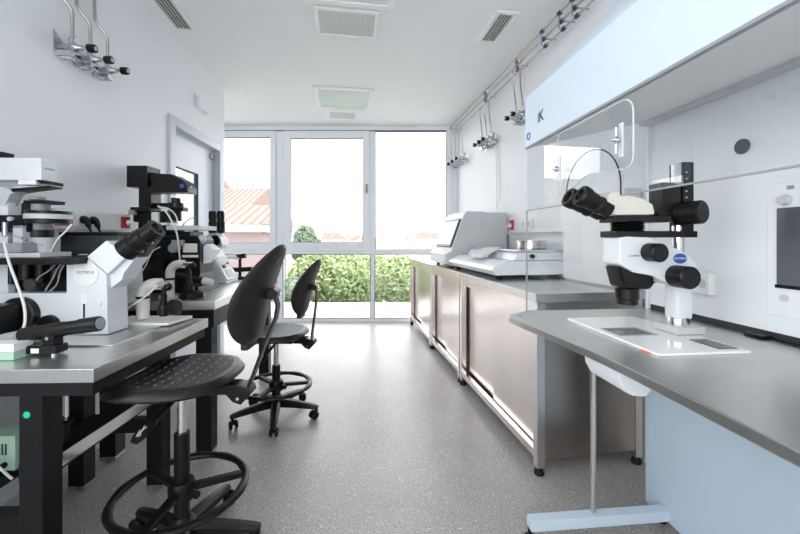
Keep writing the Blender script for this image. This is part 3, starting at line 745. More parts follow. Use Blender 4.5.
# black plates and bellows
def plate(x0, x1, y0, y1, w, name, bev=0.003):
    p0 = q_(x0, y1, BY-w); p1 = q_(x1, y0, BY-w)
    return MB(FH).box((p0.x, BY-w, p0.z), (p1.x, BY+w, p1.z), bev).build(name, 'blackm', sm)
plate(616, 670, 215.5, 222, 0.042, 'upper_plate'); plate(617, 698, 231, 237.5, 0.042, 'lower_plate')
cc = q_(627, 226.5)
z0 = q_(627, 231.2).z; z1 = q_(627, 221.7).z
pf = []
for i in range(9):
    pf += [(0.043 if i % 2 else 0.049, (z1-z0)*i/8)]
MB(FH).lathe((cc.x, BY, z0), (0, 0, 1), pf, 32).build('bellows_ring', 'black', sm)
# cream binocular head
h_ = side([(610, 193), (616, 190), (626, 194), (644, 198), (654, 204), (656, 215), (616, 215.4), (603, 210), (604, 203)], BY-0.045, BY+0.045, 0.008)
h_.build('binocular_head', 'cream', sm)
def ocular(px0, py0, px1, py1, b, r):
    p0 = q_(px0, py0, b); p1 = q_(px1, py1, b); L = (p1-p0).length
    m_ = MB(FH).lathe(p0, p1-p0, [(r*.80, 0), (r*.80, L*.25), (r, L*.3), (r, L*.40), (r*.93, L*.42), (r*.93, L*.50), (r, L*.53), (r*1.02, L*.72), (r*1.16, L*.8), (r*1.18, L*.95), (r*1.05, L), (r*.7, L), (r*.6, L*.9)], 30)
    return m_.build('eyepiece', 'black', sm)
ocular(609, 211, 579.5, 194.5, BY-0.034, 0.028)
ocular(600, 214, 567.5, 196.5, BY+0.034, 0.028)
# rack, slide and fine focus drum
p0 = q_(663, 215.5, BY-.03); p1 = q_(681, 182.5, BY-.03)
MB(FH).box((p0.x, BY-0.03, p0.z), (p1.x, BY+0.03, p1.z), 0.003).build('rack_block', 'blackm', sm)
p0 = q_(659, 216, BY-.036); p1 = q_(690, 211.5, BY-.036)
MB(FH).box((p0.x, BY-0.036, p0.z), (p1.x, BY+0.036, p1.z), 0.002).build('rack_foot', 'blackm', sm)
p0 = q_(676, 183); p1 = q_(683, 163.5)
MB(FH).box((p0.x, BY-0.018, p0.z), (p1.x, BY+0.02, p1.z), 0.002).build('slide', 'chrome', sm)
p0 = q_(683, 232, BY-.024); p1 = q_(694, 162, BY-.024)
R_ = MB(FH).box((p0.x, BY-0.024, p0.z), (p1.x, BY+0.03, p1.z), 0.002).build('rack_column', 'blackm', sm)
h2 = MB(FH)
for i in range(6):
    z = p0.z+0.09+i*0.02; h2.cyl((p0.x+0.012, BY-0.0239, z), (p0.x+0.012, BY-0.0246, z), 0.003, n=10)
h2.build('screw_holes', 'lgrey', R_)
c = q_(690, 213, BY-0.06)
MB(FH).cyl((c.x-.005, BY-0.012, c.z), (c.x+0.02, BY-0.085, c.z+.002), 0.036, n=34, bev=0.004).build('drum_knob', 'black', sm)
p0 = q_(676, 231); p1 = q_(684, 226)
MB(FH).box((p0.x, BY-0.02, p0.z), (p1.x, BY+0.02, p1.z), 0.002).build('clamp_lug', 'chrome', sm)
# cable at the back of the worktop
cb_ = MB(FH).tube([(1.236, 1.02, DZ+0.006), (1.228, 0.96, DZ+0.006), (1.225, 0.88, DZ+0.006), (1.235, 0.78, DZ+0.006), (1.235, 0.6, DZ+0.006)], 0.0045, 7, 5)
cb_.box((1.205, 1.015, DZ+.0012), (1.238, 1.075, DZ+0.012), 0.003)
props(cb_.build('power_cable', 'black'), 'black cable with a small plug along the back of the hood worktop', 'cable')

# ================================================================== gas regulators and pipes
def regulator(label, loc, rz, group):
    """local frame: x away from the wall, z up"""
    t = thing('gas_regulator', label, 'gas regulator', loc, rz, group)
    MB().prism([(0, -0.032, -0.03), (0, 0.032, -0.03), (0, 0.032, 0.03), (0, -0.032, 0.075)], (0.005, 0, 0), 0.001).build('wall_plate', 'zinc', t, local=True)
    b = MB().lathe((0.005, 0, 0), (1, 0, 0), [(0.010, 0), (0.010, 0.02), (0.017, 0.022), (0.019, 0.05), (0.024, 0.055), (0.026, 0.075), (0.022, 0.082), (0.016, 0.09), (0.012, 0.115), (0.009, 0.118), (0.009, 0.135)], 22)
    b.cyl((0.06, 0, 0.0), (0.06, 0, 0.045), 0.008, n=12).cyl((0.075, 0, -0.02), (0.075, 0, -0.055), 0.006, n=10).cyl((0.075, 0, -0.05), (0.075, 0, -0.066), 0.003, n=8)
    b.build('valve_body', 'zinc', t, local=True)
    s = MB().box((0.012, -0.03, -0.05), (0.085, -0.024, -0.026), 0.002).box((0.012, 0.024, -0.05), (0.085, 0.03, -0.026), 0.002).box((0.080, -0.03, -0.05), (0.085, 0.03, -0.026), 0.002).box((0.005, -0.03, -0.05), (0.012, 0.03, -0.02), 0.002)
    s.build('bracket', 'chrome', t, local=True)
    g = MB().cyl((0.045, 0.024, 0.045), (0.070, 0.024, 0.045), 0.025, n=24, bev=0.002).cyl((0.06, 0.0, 0.03), (0.06, 0.022, 0.045), 0.006, n=10).build('gauge', 'zinc', t, local=True)
    MB().cyl((0.0702, 0.024, 0.045), (0.0712, 0.024, 0.045), 0.021, n=24).build('gauge_dial', 'white', g, local=True)
    k = MB(); n = 16
    k.lathe((0.138, 0, 0), (1, 0, 0), [(0.016, 0), (0.0205, 0.003), (0.0215, 0.03), (0.0195, 0.036), (0.012, 0.037)], 18)
    K = k.build('control_knob', 'black', t, local=True)
    MB().cyl((0.1752, 0, 0), (0.1762, 0, 0), 0.010, n=14).build('knob_cap', 'lgrey', K, local=True)
    return t
ZR = 2.155
left_regs = [wallL(58.5), wallL(77.5), wallL(95.5)]
lab = ['gas regulator nearest the camera of three on the left wall', 'middle gas regulator of three on the left wall', 'gas regulator farthest from the camera of three on the left wall']
proto = regulator(lab[0], FL @ V((aL, left_regs[0], ZR)), AL, 'gas regulators on the left wall')
for i in (1, 2):
    dup(proto, FL @ V((aL, left_regs[i], ZR)), AL, lab[i])
def pipe(label, pts, fr, r=0.0065, grp=None, m='pipe', name='gas_pipe'):
    return props(MB(fr).tube(pts, r, 8, 5).build(name, m), label, 'pipe', grp)
for i, b in enumerate(left_regs):
    pipe(['bent steel pipe rising from the left-wall regulator nearest the camera', 'bent steel pipe rising from the middle left-wall regulator', 'bent steel pipe rising from the farthest left-wall regulator'][i],
         [(aL+0.065, b, ZR+0.046), (aL+0.065, b, ZR+0.14), (aL+0.062, b-0.005, ZR+0.19), (aL+0.03, b-0.03, ZR+0.25), (aL+0.02, b-0.035, ZR+0.31), (aL+0.02, b-0.035, H0-0.001)], FL, 0.008)
groups = [([wallR(459), wallR(463), wallR(467.5)], 'gas regulators by the windows', 'in the trio by the windows'),
          ([wallR(488), wallR(492.5), wallR(497)], 'middle gas regulators on the right wall', 'in the middle trio on the right wall'),
          ([wallR(523.5), wallR(530)], 'gas regulators beside the hood', 'of the pair beside the hood')]
rows = [(H0-0.045, 0.115), (H0-0.10, 0.10), (H0-0.15, 0.085)]
for gi, (bs, grp, where) in enumerate(groups):
    bs = sorted(bs)
    names = ['gas regulator nearest the camera ', 'middle gas regulator ', 'gas regulator farthest from the camera '] if len(bs) == 3 else ['gas regulator nearer the camera ', 'gas regulator farther from the camera ']
    for i, b in enumerate(bs):
        dup(proto, FR @ V((aR, b, 2.235+(.03 if gi == 2 else 0))), AR+PI, names[i]+where, grp)
        zr, off = rows[i]
        pn = ['drop pipe to the regulator nearest the camera ', 'steel pipe dropping to the middle regulator ', 'steel pipe dropping to the farthest regulator '] if len(bs) == 3 else ['steel pipe dropping to the nearer regulator ', 'steel pipe dropping to the farther regulator ']
        x = aR-0.065
        if gi == 0:
            pipe('long steel gas pipe along the top of the right wall, '+['lowest', 'middle', 'topmost'][i]+' of three',
                 [(aR-rows[2-i][1], -1.9, rows[2-i][0]), (aR-rows[2-i][1], 1.5, rows[2-i][0]), (aR-rows[2-i][1], b-0.05, rows[2-i][0]), (aR-rows[2-i][1]+.005, b-0.005, rows[2-i][0]-0.015), (x-.02, b, rows[2-i][0]-0.07), (x-.01, b, 2.55), (x, b+0.01, 2.40), (x, b, 2.285)], FR, 0.0065, 'long gas pipes under the ceiling')
        else:
            pipe(pn[i]+where, [(aR-off, b-0.0, zr-0.0075), (x-.03, b, zr-0.04), (x-.02, b+0.015, zr-0.10), (x-.012, b+0.02, 2.52), (x-.01, b+0.0, 2.42), (x, b, 2.32), (x, b, 2.285)], FR, 0.0065)
# clips and valves on the pipes
cl = [(2.60, 0, 'pipe clip nearest the regulators beside the hood'), (2.37, 1, 'middle of three pipe clips high above the hood'), (2.22, 0, 'pipe clip nearest the camera, at the top edge of the photo')]
for b, r, lb in cl:
    t = thing('pipe_clip', lb, 'pipe clip', FR @ V((aR-0.001, b, 2.62)), AR, 'pipe clips above the hood')
    MB(FR).box((aR-0.115, b-0.005, 2.70), (aR, b+0.005, 2.706), 0.001).box((aR-0.121, b-0.005, 2.645), (aR-0.116, b+0.005, 2.76)).build('bracket', 'pipe', t)
    for zr, off in rows:
        MB(FR).cyl((aR-off, b-0.014, zr), (aR-off, b+0.014, zr), 0.0155, n=14, bev=0.002).build('clip_ring', 'navy', t, label='dark blue clip ring')
for b, lb in ((wallR(493)-.05, 'steel pipe tee above the middle regulators'), (wallR(527)-0.02, 'steel pipe tee above the regulators beside the hood')):
    t = MB(FR)
    for zr, off in rows: t.cyl((aR-off, b-0.018, zr), (aR-off, b+0.018, zr), 0.0095, n=12, bev=0.002)
    t.box((aR-0.10, b-.005, 2.70), (aR, b+.005, 2.705)).box((aR-0.118, b-.005, 2.645), (aR-.085, b+.005, 2.76))
    props(t.build('pipe_bracket', 'pipe'), lb, 'pipe bracket')
# ================================================================== lab chairs (local frame: backrest towards +x, sitter faces -x)
def chair(label, loc, rz, seat_z, ring_z, leg0, group, bo_):
    t = thing('lab_chair', label, 'chair', loc, rz, group)
    sz = seat_z
    # star base
    hub = MB().lathe((0, 0, 0.065), (0, 0, 1), [(0.030, 0), (0.046, 0.012), (0.050, 0.03), (0.046, 0.065), (0.036, 0.075), (0.030, 0.09)], 24)
    hub.build('base_hub', 'black', t, local=True)
    for i in range(5):
        a = math.radians(leg0+72*i); R_ = Matrix.Rotation(a, 4, 'Z')
        vs = []; fs = []
        for r, w, z0, z1 in ((0.035, 0.030, 0.078, 0.128), (0.12, 0.027, 0.076, 0.118), (0.21, 0.023, 0.070, 0.102), (0.265, 0.020, 0.066, 0.090), (0.285, 0.014, 0.066, 0.084)):
            vs += [R_ @ V((r, s*w*q, z)) for s, q, z in ((-1, 1, z0), (1, 1, z0), (1, 1, z1-.012), (.5, 1, z1), (-.5, 1, z1), (-1, 1, z1-.012))]
        for k in range(4):
            for j in range(6):
                fs.append((k*6+j, k*6+(j+1) % 6, k*6+6+(j+1) % 6, k*6+6+j))
        fs += [list(range(5, -1, -1)), list(range(24, 30))]
        L = MB().add(vs, fs).build('base_leg', 'black', t, local=True)
        sw = Matrix.Rotation(a+0.9+i*1.3, 4, 'Z'); cm = Matrix.Translation(R_ @ V((0.268, 0, 0))) @ sw
        c = MB(cm).cyl((0, 0, 0.045), (0, 0, 0.07), 0.008, n=10)
        c.prism([(-0.028, -0.008, 0.030), (0.010, -0.008, 0.06), (0.018, -0.008, 0.052), (-0.004, -0.008, 0.026)], (0, 0.016, 0), 0.002)
        for s in (-1, 1):
            c.cyl((-0.014, s*0.010, 0.027), (-0.014, s*0.024, 0.027), 0.0268, n=22, bev=0.004)
        c.build('caster', 'rubber', L, local=True)
    # column
    MB().cyl((0, 0, 0.155), (0, 0, sz-0.24), 0.027, n=22, bev=0.002).build('column_sleeve', 'black', t, local=True)
    MB().cyl((0, 0, sz-0.24), (0, 0, sz-0.075), 0.0165, n=20).build('gas_piston', 'chrome', t, local=True, label='bare chrome gas piston')
    # foot ring
    R = 0.222
    rg = MB(); n = 60; k = 10; vs = []; fs = []
    for i in range(n):
        a = 2*PI*i/n; w = 0.0155+0.0016*math.cos(10*a)
        for j in range(k):
            b = 2*PI*j/k; rr_ = R+w*math.cos(b)
            vs.append((rr_*math.cos(a), rr_*math.sin(a), ring_z+w*0.85*math.sin(b)))
    for i in range(n):
        for j in range(k):
            fs.append((i*k+j, ((i+1) % n)*k+j, ((i+1) % n)*k+(j+1) % k, i*k+(j+1) % k))
    ring = rg.add(vs, fs).build('foot_ring', 'black', t, local=True)
    sp = MB()
    for i in range(3):
        a = math.radians(leg0+20+120*i); R_ = Matrix.Rotation(a, 4, 'Z')
        sp.prism([R_ @ V(p) for p in ((0.03, -0.016, ring_z+.012), (0.03, 0.016, ring_z+.012), (0.215, 0.014, ring_z+.006), (0.215, -0.014, ring_z+.006))], (0, 0, -0.022), 0.004)
    sp.build('ring_spokes', 'black', ring, local=True)
    MB().lathe((0, 0, ring_z-0.035), (0, 0, 1), [(0.030, 0), (0.046, 0.004), (0.048, 0.05), (0.040, 0.07), (0.030, 0.072)], 24).build('ring_hub', 'black', t, local=True)
    MB().cyl((0.05*math.cos(-0.4), 0.05*math.sin(-.4), ring_z), (0.085*math.cos(-.4), 0.085*math.sin(-.4), ring_z), 0.014, n=12, bev=0.002).build('ring_knob', 'black', t, local=True)
    # mechanism, lever, bracket
    m = MB().box((-0.11, -0.055, sz-0.085), (0.13, 0.055, sz-0.048), 0.006).box((-0.15, -0.075, sz-0.052), (0.15, 0.075, sz-0.044))
    m.build('seat_mechanism', 'blackm', t, local=True)
    lv = MB().tube([(0.03, -0.05, sz-0.07), (0.025, -0.12, sz-0.085), (0.01, -0.185, sz-0.12)], 0.009, 8, 4)
    ax = V((-0.05, -0.13, -0.085)).normalized(); o_ = V((0.012, -0.178, sz-0.116)); ri = V((0, 0, 1)).cross(ax).normalized(); up_ = ax.cross(ri)
    lv.prism([o_+ri*x*0.022+ax*y for x, y in ((-.4, -.01), (-1, .02), (-1, .055), (-.5, .075), (.5, .075), (1, .055), (1, .02), (.4, -.01))], up_*0.012, 0.003)
    LV = lv.build('lever', 'black', t, local=True)
    mk = MB()
    base = o_+up_*0.0125+ax*0.036
    for x0, y0, x1, y1 in ((-.5, -.016, .4, .020), (-.3, .016, .2, -.014), (.1, .018, .6, .012), (-.6, .0, -.1, .022)):
        a_ = base+ri*x0*0.018+ax*y0; b_ = base+ri*x1*0.018+ax*y1; d_ = (b_-a_).normalized().cross(up_)*0.0012
        mk.prism([a_-d_, b_-d_, b_+d_, a_+d_], up_*0.0006)
    mk.build('lever_mark', 'lgrey', LV, local=True, label='white symbol on the lever')
    br = MB().prism([(0.10, -0.032, sz-0.088), (0.10, -0.032, sz-0.050), (0.215, -0.032, sz-0.050), (0.265, -0.032, sz-0.062), (0.272, -0.032, sz-0.085), (0.235, -0.032, sz-0.125), (0.205, -0.032, sz-0.115), (0.18, -0.032, sz-0.088)], (0, 0.064, 0), 0.004)
    BR = br.build('back_bracket', 'blackm', t, local=True)
    MB().cyl((0.225, -0.0315, sz-0.10), (0.225, -0.036, sz-0.10), 0.006, n=10).build('bracket_screw', 'chrome', BR, local=True)
    # arm: flat bar from the bracket up to the back
    ar = MB(); pth = [(0.245, sz-0.09), (0.262+bo_*.3, sz-0.02), (0.292+bo_*.6, sz+0.09), (0.322+bo_*.95, sz+0.19), (0.328+bo_, sz+0.24), (0.316+bo_, sz+0.285)]
    w = 0.017; h = 0.0045; vs = []; fs = []
    for i, (x, z) in enumerate(pth):
        a, b = pth[max(i-1, 0)], pth[min(i+1, len(pth)-1)]
        tn = V((b[0]-a[0], 0, b[1]-a[1])).normalized(); nn = V((tn.z, 0, -tn.x))
        for s, q in ((-1, -1), (1, -1), (1, 1), (-1, 1)):
            vs.append(V((x, s*w, z))+nn*h*q)
    for i in range(len(pth)-1):
        for j in range(4):
            fs.append((i*4+j, i*4+(j+1) % 4, i*4+4+(j+1) % 4, i*4+4+j))
    fs += [(3, 2, 1, 0), tuple(range(len(vs)-4, len(vs)))]
    ar.add(vs, fs).build('back_arm', 'black', t, local=True)
    jn = MB().cyl((0.312+bo_, -0.028, sz+0.285), (0.312+bo_, 0.028, sz+0.285), 0.021, n=18, bev=0.003).box((0.278+bo_, -0.018, sz+0.265), (0.312+bo_, 0.018, sz+0.305), 0.004)
    jn.build('back_joint', 'black', t, local=True)
    MB().cyl((0.3330+bo_, 0, sz+0.285), (0.3385+bo_, 0, sz+0.287), 0.008, n=10).build('joint_cap', 'chrome', t, local=True)
    # seat
    def so(a):
        c, s = math.cos(a), math.sin(a); e = 2/2.9
        x = 0.205*math.copysign(abs(c)**e, c); y = 0.222*math.copysign(abs(s)**e, s)
        if x < 0: x *= 1.05
        return x, y*(1-0.10*max(0, x/0.2))
    def edge(q): return 0.5*(1-max(0, 1-((q-0.86)/0.14)**2)**0.5) if q > 0.86 else 0
    dish = lambda u, v: 0.014*(v/0.22)**2-0.016*max(0, -u/0.2)**2+0.014*max(0, (u-0.06)/0.14)**2
    stop = lambda u, v, q: sz-0.014+dish(u, v)*min(1, (1.08-q)*6)-edge(q)*0.045
    sbot = lambda u, v, q: sz-0.050+0.0*u+edge(q)*0.020+dish(u, v)*0.5*(q > .5)
    ST = MB().pad(so, stop, sbot, lambda u, v, w_: V((u, v, w_)), 64, 14).build('seat', 'pu', t, local=True, sharp=60)
    ds = MB()
    for i in range(7):
        for j in range(-4, 5):
            x = -0.145+i*0.045; y = j*0.040+(0.012 if i % 2 else -0.004)
            if (x/0.185)**2+(y/0.185)**2 > 1.05: continue
            z = stop(x, y, 0.7)+0.0006
            y1 = y+0.017; z1 = stop(x, y1, 0.7)+0.0006
            ds.add([V((x-.0015, y, z)), V((x+.0015, y, z)), V((x+.0015, y1, z1)), V((x-.0015, y1, z1)), V((x-.0015, y, z-.002)), V((x+.0015, y, z-.002)), V((x+.0015, y1, z1-.002)), V((x-.0015, y1, z1-.002))],
                   [(0, 1, 2, 3), (7, 6, 5, 4), (0, 4, 5, 1), (1, 5, 6, 2), (2, 6, 7, 3), (3, 7, 4, 0)])
    bm = bmesh.new(); bm.from_mesh(ST.data); nf = len(bm.faces); nv = len(bm.verts)
    dv = [bm.verts.new(v) for v in ds.v]
    for f in ds.f: bm.faces.new([dv[i] for i in f]).material_index = 1
    bm.to_mesh(ST.data); bm.free(); ST.data.materials.append(M['dash'])
    # backrest: egg-shaped shell, leaning back, hollow towards the sitter
    zc = sz+0.285; Hh = 0.185
    def bo(a):
        c, s = math.cos(a), math.sin(a); e = 2/2.5
        v = Hh*math.copysign(abs(s)**e, s); u = 0.183*math.copysign(abs(c)**e, c)
        f = 1-0.38*max(0, v/Hh)**1.3-0.12*max(0, -v/Hh)**2
        return u*f, v
    bx = lambda u, v: 0.272+bo_+0.30*v-0.045*(u/0.2)**2+0.02*(v/Hh)**2
    be = lambda q: 1-max(0, 1-q**7)**0.5
    B_ = MB().pad(bo, lambda u, v, q: bx(u, v)+0.018-be(q)*0.018, lambda u, v, q: bx(u, v)-0.022+be(q)*0.018, lambda u, v, w_: V((w_, u, zc+v)), 64, 14)
    BK = B_.build('backrest', 'puback', t, local=True, sharp=60, label='brownish black moulded backrest')
    hs = MB(); pts = []
    for i in range(24):
        a = 2*PI*i/24; pts.append((0.040*math.copysign(abs(math.cos(a))**.6, math.cos(a)), 0.125+0.0125*math.copysign(abs(math.sin(a))**.6, math.sin(a))))
    hs.prism([V((bx(u, v)+0.0178, u, zc+v)) for u, v in pts], (0.0012, 0, 0))
    hs.build('grip_slot', 'gasket', BK, local=True, label='dark grip slot')
    lp = MB().box((0.205+bo_, -0.05, zc-0.205), (0.235+bo_, 0.05, zc-0.165), 0.008)
    lp.build('back_foot', 'puback', BK, local=True)
    return t
chair('black lab chair nearest the camera, tucked half under the near table', (-0.825, 1.40, 0), 0.0, 0.706, 0.25, 9, 'black lab chairs', 0.035)
chair('second black lab chair, standing nearer the windows', (-0.83, 2.48, 0), math.radians(-4), 0.590, 0.215, -3+4, 'black lab chairs', -0.05)

# ================================================================== left-hand tables
def table(name, label, x1, y0, w, l, h, rz, lip, apron, inset, legw, shelf):
    """x1,y0: world position of the right front corner"""
    t = thing(name, label, 'table', (x1, y0, 0), rz, None)
    B = lambda: MB()
    MB().box((-w, 0, h-lip), (0, l, h), 0.003).build('worktop', 'steel2', t, local=True, label='brushed steel worktop')
    a = MB(); k = 0.012; th = 0.05
    z0, z1 = h-lip-apron, h-lip-.0005
    a.box((-w+k, k, z0), (-k, k+th, z1), .002).box((-w+k, l-k-th, z0), (-k, l-k, z1), .002).box((-w+k, k+th, z0), (-w+k+th, l-k-th, z1), .002).box((-k-th, k+th, z0), (-k, l-k-th, z1), .002)
    a.build('apron_frame', 'frame', t, local=True)
    ix, iy = inset
    for sx_ in (0, 1):
        for sy_ in (0, 1):
            lx = -ix-legw if sx_ else -w+0.06; ly = iy if sy_ == 0 else l-iy-legw
            L = MB().box((lx, ly, 0.03), (lx+legw, ly+legw, z0), 0.003).build('leg', 'frame', t, local=True)
            f = MB().box((lx-.002, ly-.002, 0.018), (lx+legw+.002, ly+legw+.002, 0.034), 0.002).cyl((lx+legw/2, ly+legw/2, 0), (lx+legw/2, ly+legw/2, 0.019), 0.012, n=12)
            f.build('foot', 'zinc', L, local=True)
    return t, z0
TH = 0.80
tb, z0 = table('microscope_table', 'near black-framed table with a steel top, legs and lower shelf', -0.936, 1.13, 0.665, 0.715, TH, math.atan(10/F), 0.043, 0.044, (0.172, 0.022), 0.072, True)
# frame details of the near table
lx = -0.172
sh = MB().box((-0.258, 0.035, 0.435), (-0.181, 0.68, 0.490), 0.002); sh.build('lower_shelf', 'frame', tb, local=True)
MB().box((-0.1808, 0.035, 0.445), (-0.1775, 0.68, 0.490)).build('shelf_edge', 'chrome', tb, local=True, label='bright metal edge of the lower shelf')
rl = MB().box((-0.66, 0.03, 0.12), (lx-0.0725, 0.075, 0.335), 0.003)
MB().box((-0.605, 0.64, 0.27), (lx-0.0725, 0.685, 0.335), 0.003).build('stretcher', 'frame', tb, local=True)
rl.build('stretcher', 'frame', tb, local=True)
rl2 = MB().box((-0.59, 0.095, 0.27), (-0.55, 0.62, 0.335), 0.003)
rl2.build('side_stretcher', 'frame', tb, local=True)
MB().box((-0.662, 0.04, 0.3355), (-0.44, 0.68, 0.345)).build('bottom_tray', 'frame', tb, local=True)
p = P(28.7, 414, 1.152); lp_ = WM[tb.as_pointer()].inverted() @ p
MB().cyl((lp_.x, 0.0222, lp_.z), (lp_.x, 0.0212, lp_.z), 0.0105, n=24).build('sticker', 'gdot', tb, local=True, label='round green sticker on the front leg')
for x, y in ((-0.225, 0.17), (-0.225, 0.58)):
    so_ = MB().cyl((x, y, 0.555), (x, y, 0.570), 0.022, n=18, bev=0.002).cyl((x, y, 0.4905), (x, y, 0.556), 0.010, n=10).build('levelling_disc', 'black', tb, local=True)
    MB().cyl((x, y, 0.570), (x, y, z0+.01), 0.006, n=10).build('levelling_screw', 'chrome', so_, local=True)
tb2, z02 = table('microscope_table', 'second steel-topped table farther along the left wall, below the door', -1.000, 2.00, 0.66, 1.25, 0.86, AL, 0.048, 0.10, (0.025, 0.015), 0.082, False)
# things under the near table
t = thing('power_supply', 'pale green box with vent slots on the tray under the near table', 'device', WM[tb.as_pointer()] @ V((-0.525, 0.36, 0.346)), math.atan(10/F))
bx_ = MB().box((-0.075, -0.14, 0.012), (0.075, -0.05, 0.138), 0.004); bx_.build('case', 'green', t, local=True)
vs_ = MB()
for i in range(6): vs_.box((-0.02+i*0.012, -0.1412, 0.07), (-0.014+i*0.012, -0.139, 0.11))
vs_.build('vent_slots', 'dark', t, local=True)
MB().cyl((0.04, -0.139, 0.035), (0.04, -0.15, 0.035), 0.010, n=14).build('knob', 'black', t, local=True)
for x in (-0.06, 0.06):
    for y in (-0.125, -0.065): MB().cyl((x, y, 0), (x, y, 0.0125), 0.01, n=10).build('foot', 'rubber', t, local=True)
WT = WM[tb.as_pointer()]
for i, pts in enumerate(([(-0.63, 0.13, 0.354), (-0.57, 0.12, 0.44), (-0.50, 0.10, 0.42), (-0.44, 0.14, 0.354)], [(-0.63, 0.10, 0.354), (-0.55, 0.15, 0.41), (-0.48, 0.16, 0.43), (-0.42, 0.18, 0.354)], [(-0.63, 0.20, 0.354), (-0.60, 0.09, 0.39), (-0.53, 0.09, 0.37), (-0.46, 0.08, 0.354)])):
    props(MB(WT).tube(pts, 0.0045, 7, 6).build('loose_cable', 'cable'), ['looping grey cable, topmost of the tangle before the green box', 'grey cable at the right of the tangle before the green box', 'grey cable lowest in the tangle before the green box'][i], 'cable', 'cables under the near table')
# ================================================================== instruments on the left-hand tables (built in world space where they stand)
YV = V((0, 1, 0))
def pr(px, Y, d, m, parent, name, bev=0.003, label=None):
    return MB().prism([P(x, y, Y) for x, y in px], (0, d, 0), bev).build(name, m, parent, label=label)
def bx(x0, y0, x1, y1, Y, d, m, parent, name, bev=0.002, label=None):
    a = P(x0, y1, Y); b = P(x1, y0, Y)
    return MB().box((a.x, Y, a.z), (b.x, Y+d, b.z), bev).build(name, m, parent, label=label)
# steel sheet under the big microscope
q = [(-1.055, 1.36), (-1.073, 1.70), (-1.60, 1.70), (-1.58, 1.36)]
props(MB().prism([(x, y, TH+.0005) for x, y in q], (0, 0, 0.006), 0.001).build('base_sheet', 'steel2'), 'thin steel sheet lying on the near table beneath the big white microscope', 'sheet')
ZT = TH+0.0068
# ---------------------------------------------------------------- big white inverted microscope
Y1 = 1.50; D1 = 0.115
mi = thing('inverted_microscope', 'big white inverted microscope on the near table, round emblem on its side', 'microscope', (-1.40, 1.557, ZT), 0)
zb = P(0, 0, 1).z
def pz(px, py, Y=Y1): return P(px, py, Y)
xl = -1.645
yb = HZ-(ZT-CZ)*F/Y1      # pixel row of the microscope's underside
xpx = CX+xl*F/Y1
MB().prism([P(x, y, Y1) for x, y in ((xpx, 293), (66, 293), (66, 263), (68, 261), (87, 257), (106.5, 274.5), (108, yb-0.5), (84, yb), (xpx, yb))], (0, D1, 0), 0.005).build('stand_body', 'cool', mi)
# front head block carrying the eyepieces
hb = pr([(86.8, 256.8), (106, 240.5), (127, 256), (107.6, 274.2)], Y1-0.002, D1+0.004, 'cool', mi, 'eyepiece_base', 0.003)
wd = pr([(108, 275), (127, 256.5), (138, 255), (124, 273), (122, 280), (108.5, 290)], Y1+0.02, D1-0.03, 'cool', mi, 'head_wedge', 0.003)
# round emblem, slot, knob on the side
c = P(86, 273.5, Y1)
em = MB().cyl((c.x, Y1-0.0002, c.z), (c.x, Y1-0.003, c.z), 0.052, n=48, bev=0.0012).build('round_emblem', 'white', mi)
lettering('OLYMPUS', 0.0165, (c.x, Y1-0.0034, c.z+0.004), (1, 0, 0), (0, 0, 1), 'grey', mi)
bx(80.5, 294, 87, 319, Y1-0.002, 0.003, 'white', mi, 'slot_plate', 0.0008)
bx(83, 304, 84.6, 318, Y1-0.004, 0.003, 'black', mi, 'slot', 0)
c = P(99, 303, Y1); MB().cyl((c.x, Y1+.001, c.z), (c.x, Y1-0.004, c.z), 0.013, n=24, bev=0.001).build('side_cap', 'cool', mi)
# focus knobs: big disc, motor block and small disc
c = P(24, 314, Y1)
kb = MB().lathe((c.x, Y1, c.z), (0, -1, 0), [(0.068, 0), (0.070, 0.004), (0.070, 0.03), (0.064, 0.034), (0.05, 0.036), (0.048, 0.045), (0.03, 0.046)], 44).build('focus_knob', 'black', mi)
a = P(0, 331, Y1-.05); b = P(20, 303, Y1-.05)
mo = MB().box((-1.60, Y1-0.13, a.z), (b.x, Y1-0.046, b.z), 0.006).build('focus_motor', 'black', mi)
c = P(51, 325, Y1); MB().cyl((c.x, Y1, c.z), (c.x, Y1-0.02, c.z), 0.042, n=36, bev=0.003).build('tension_disc', 'black', mi)
# pillar and lamp arm
MB().box((-1.662, Y1+.01, P(0, 293, Y1).z-.002), (P(5, 0, Y1).x, Y1+.045, P(0, 187, Y1).z), 0.006).build('pillar', 'cool', mi)
pr([(-16, 186), (5, 187), (8, 189), (17, 185.5), (50, 186.5), (51, 187.5), (24, 190), (10, 194), (5, 205), (-16, 205)], Y1+0.005, .055, 'lgrey', mi, 'arm_bracket', 0.002)
pr([(18, 180), (36, 180), (36, 184.5), (18, 184.5)], Y1-.002, 0.055, 'white', mi, 'filter_tray', .001)
pr([(10, 188.5), (50, 185.6), (51, 187), (12, 192)], Y1-0.002, 0.055, 'black', mi, 'condenser_rail', .001)
lh = pr([(-18, 157.5), (41, 157.5), (41, 180), (-18, 180)], Y1-0.005, 0.072, 'cool', mi, 'lamp_housing', 0.004)
xr = P(41, 0, Y1-.005).x
lettering('OLYMPUS', 0.0105, (xr+0.0008, Y1+0.031, P(0, 168, Y1).z), (0, 1, 0), (0, 0, 1), 'grey', mi)
pr([(36, 180.2), (43, 180.2), (44, 183.5), (40, 183.5)], Y1, 0.09, 'black', mi, 'lamp_diaphragm', .001)
bx(-14, 151.5, 2, 157, Y1+.03, 0.05, 'black', mi, 'lamp_socket')
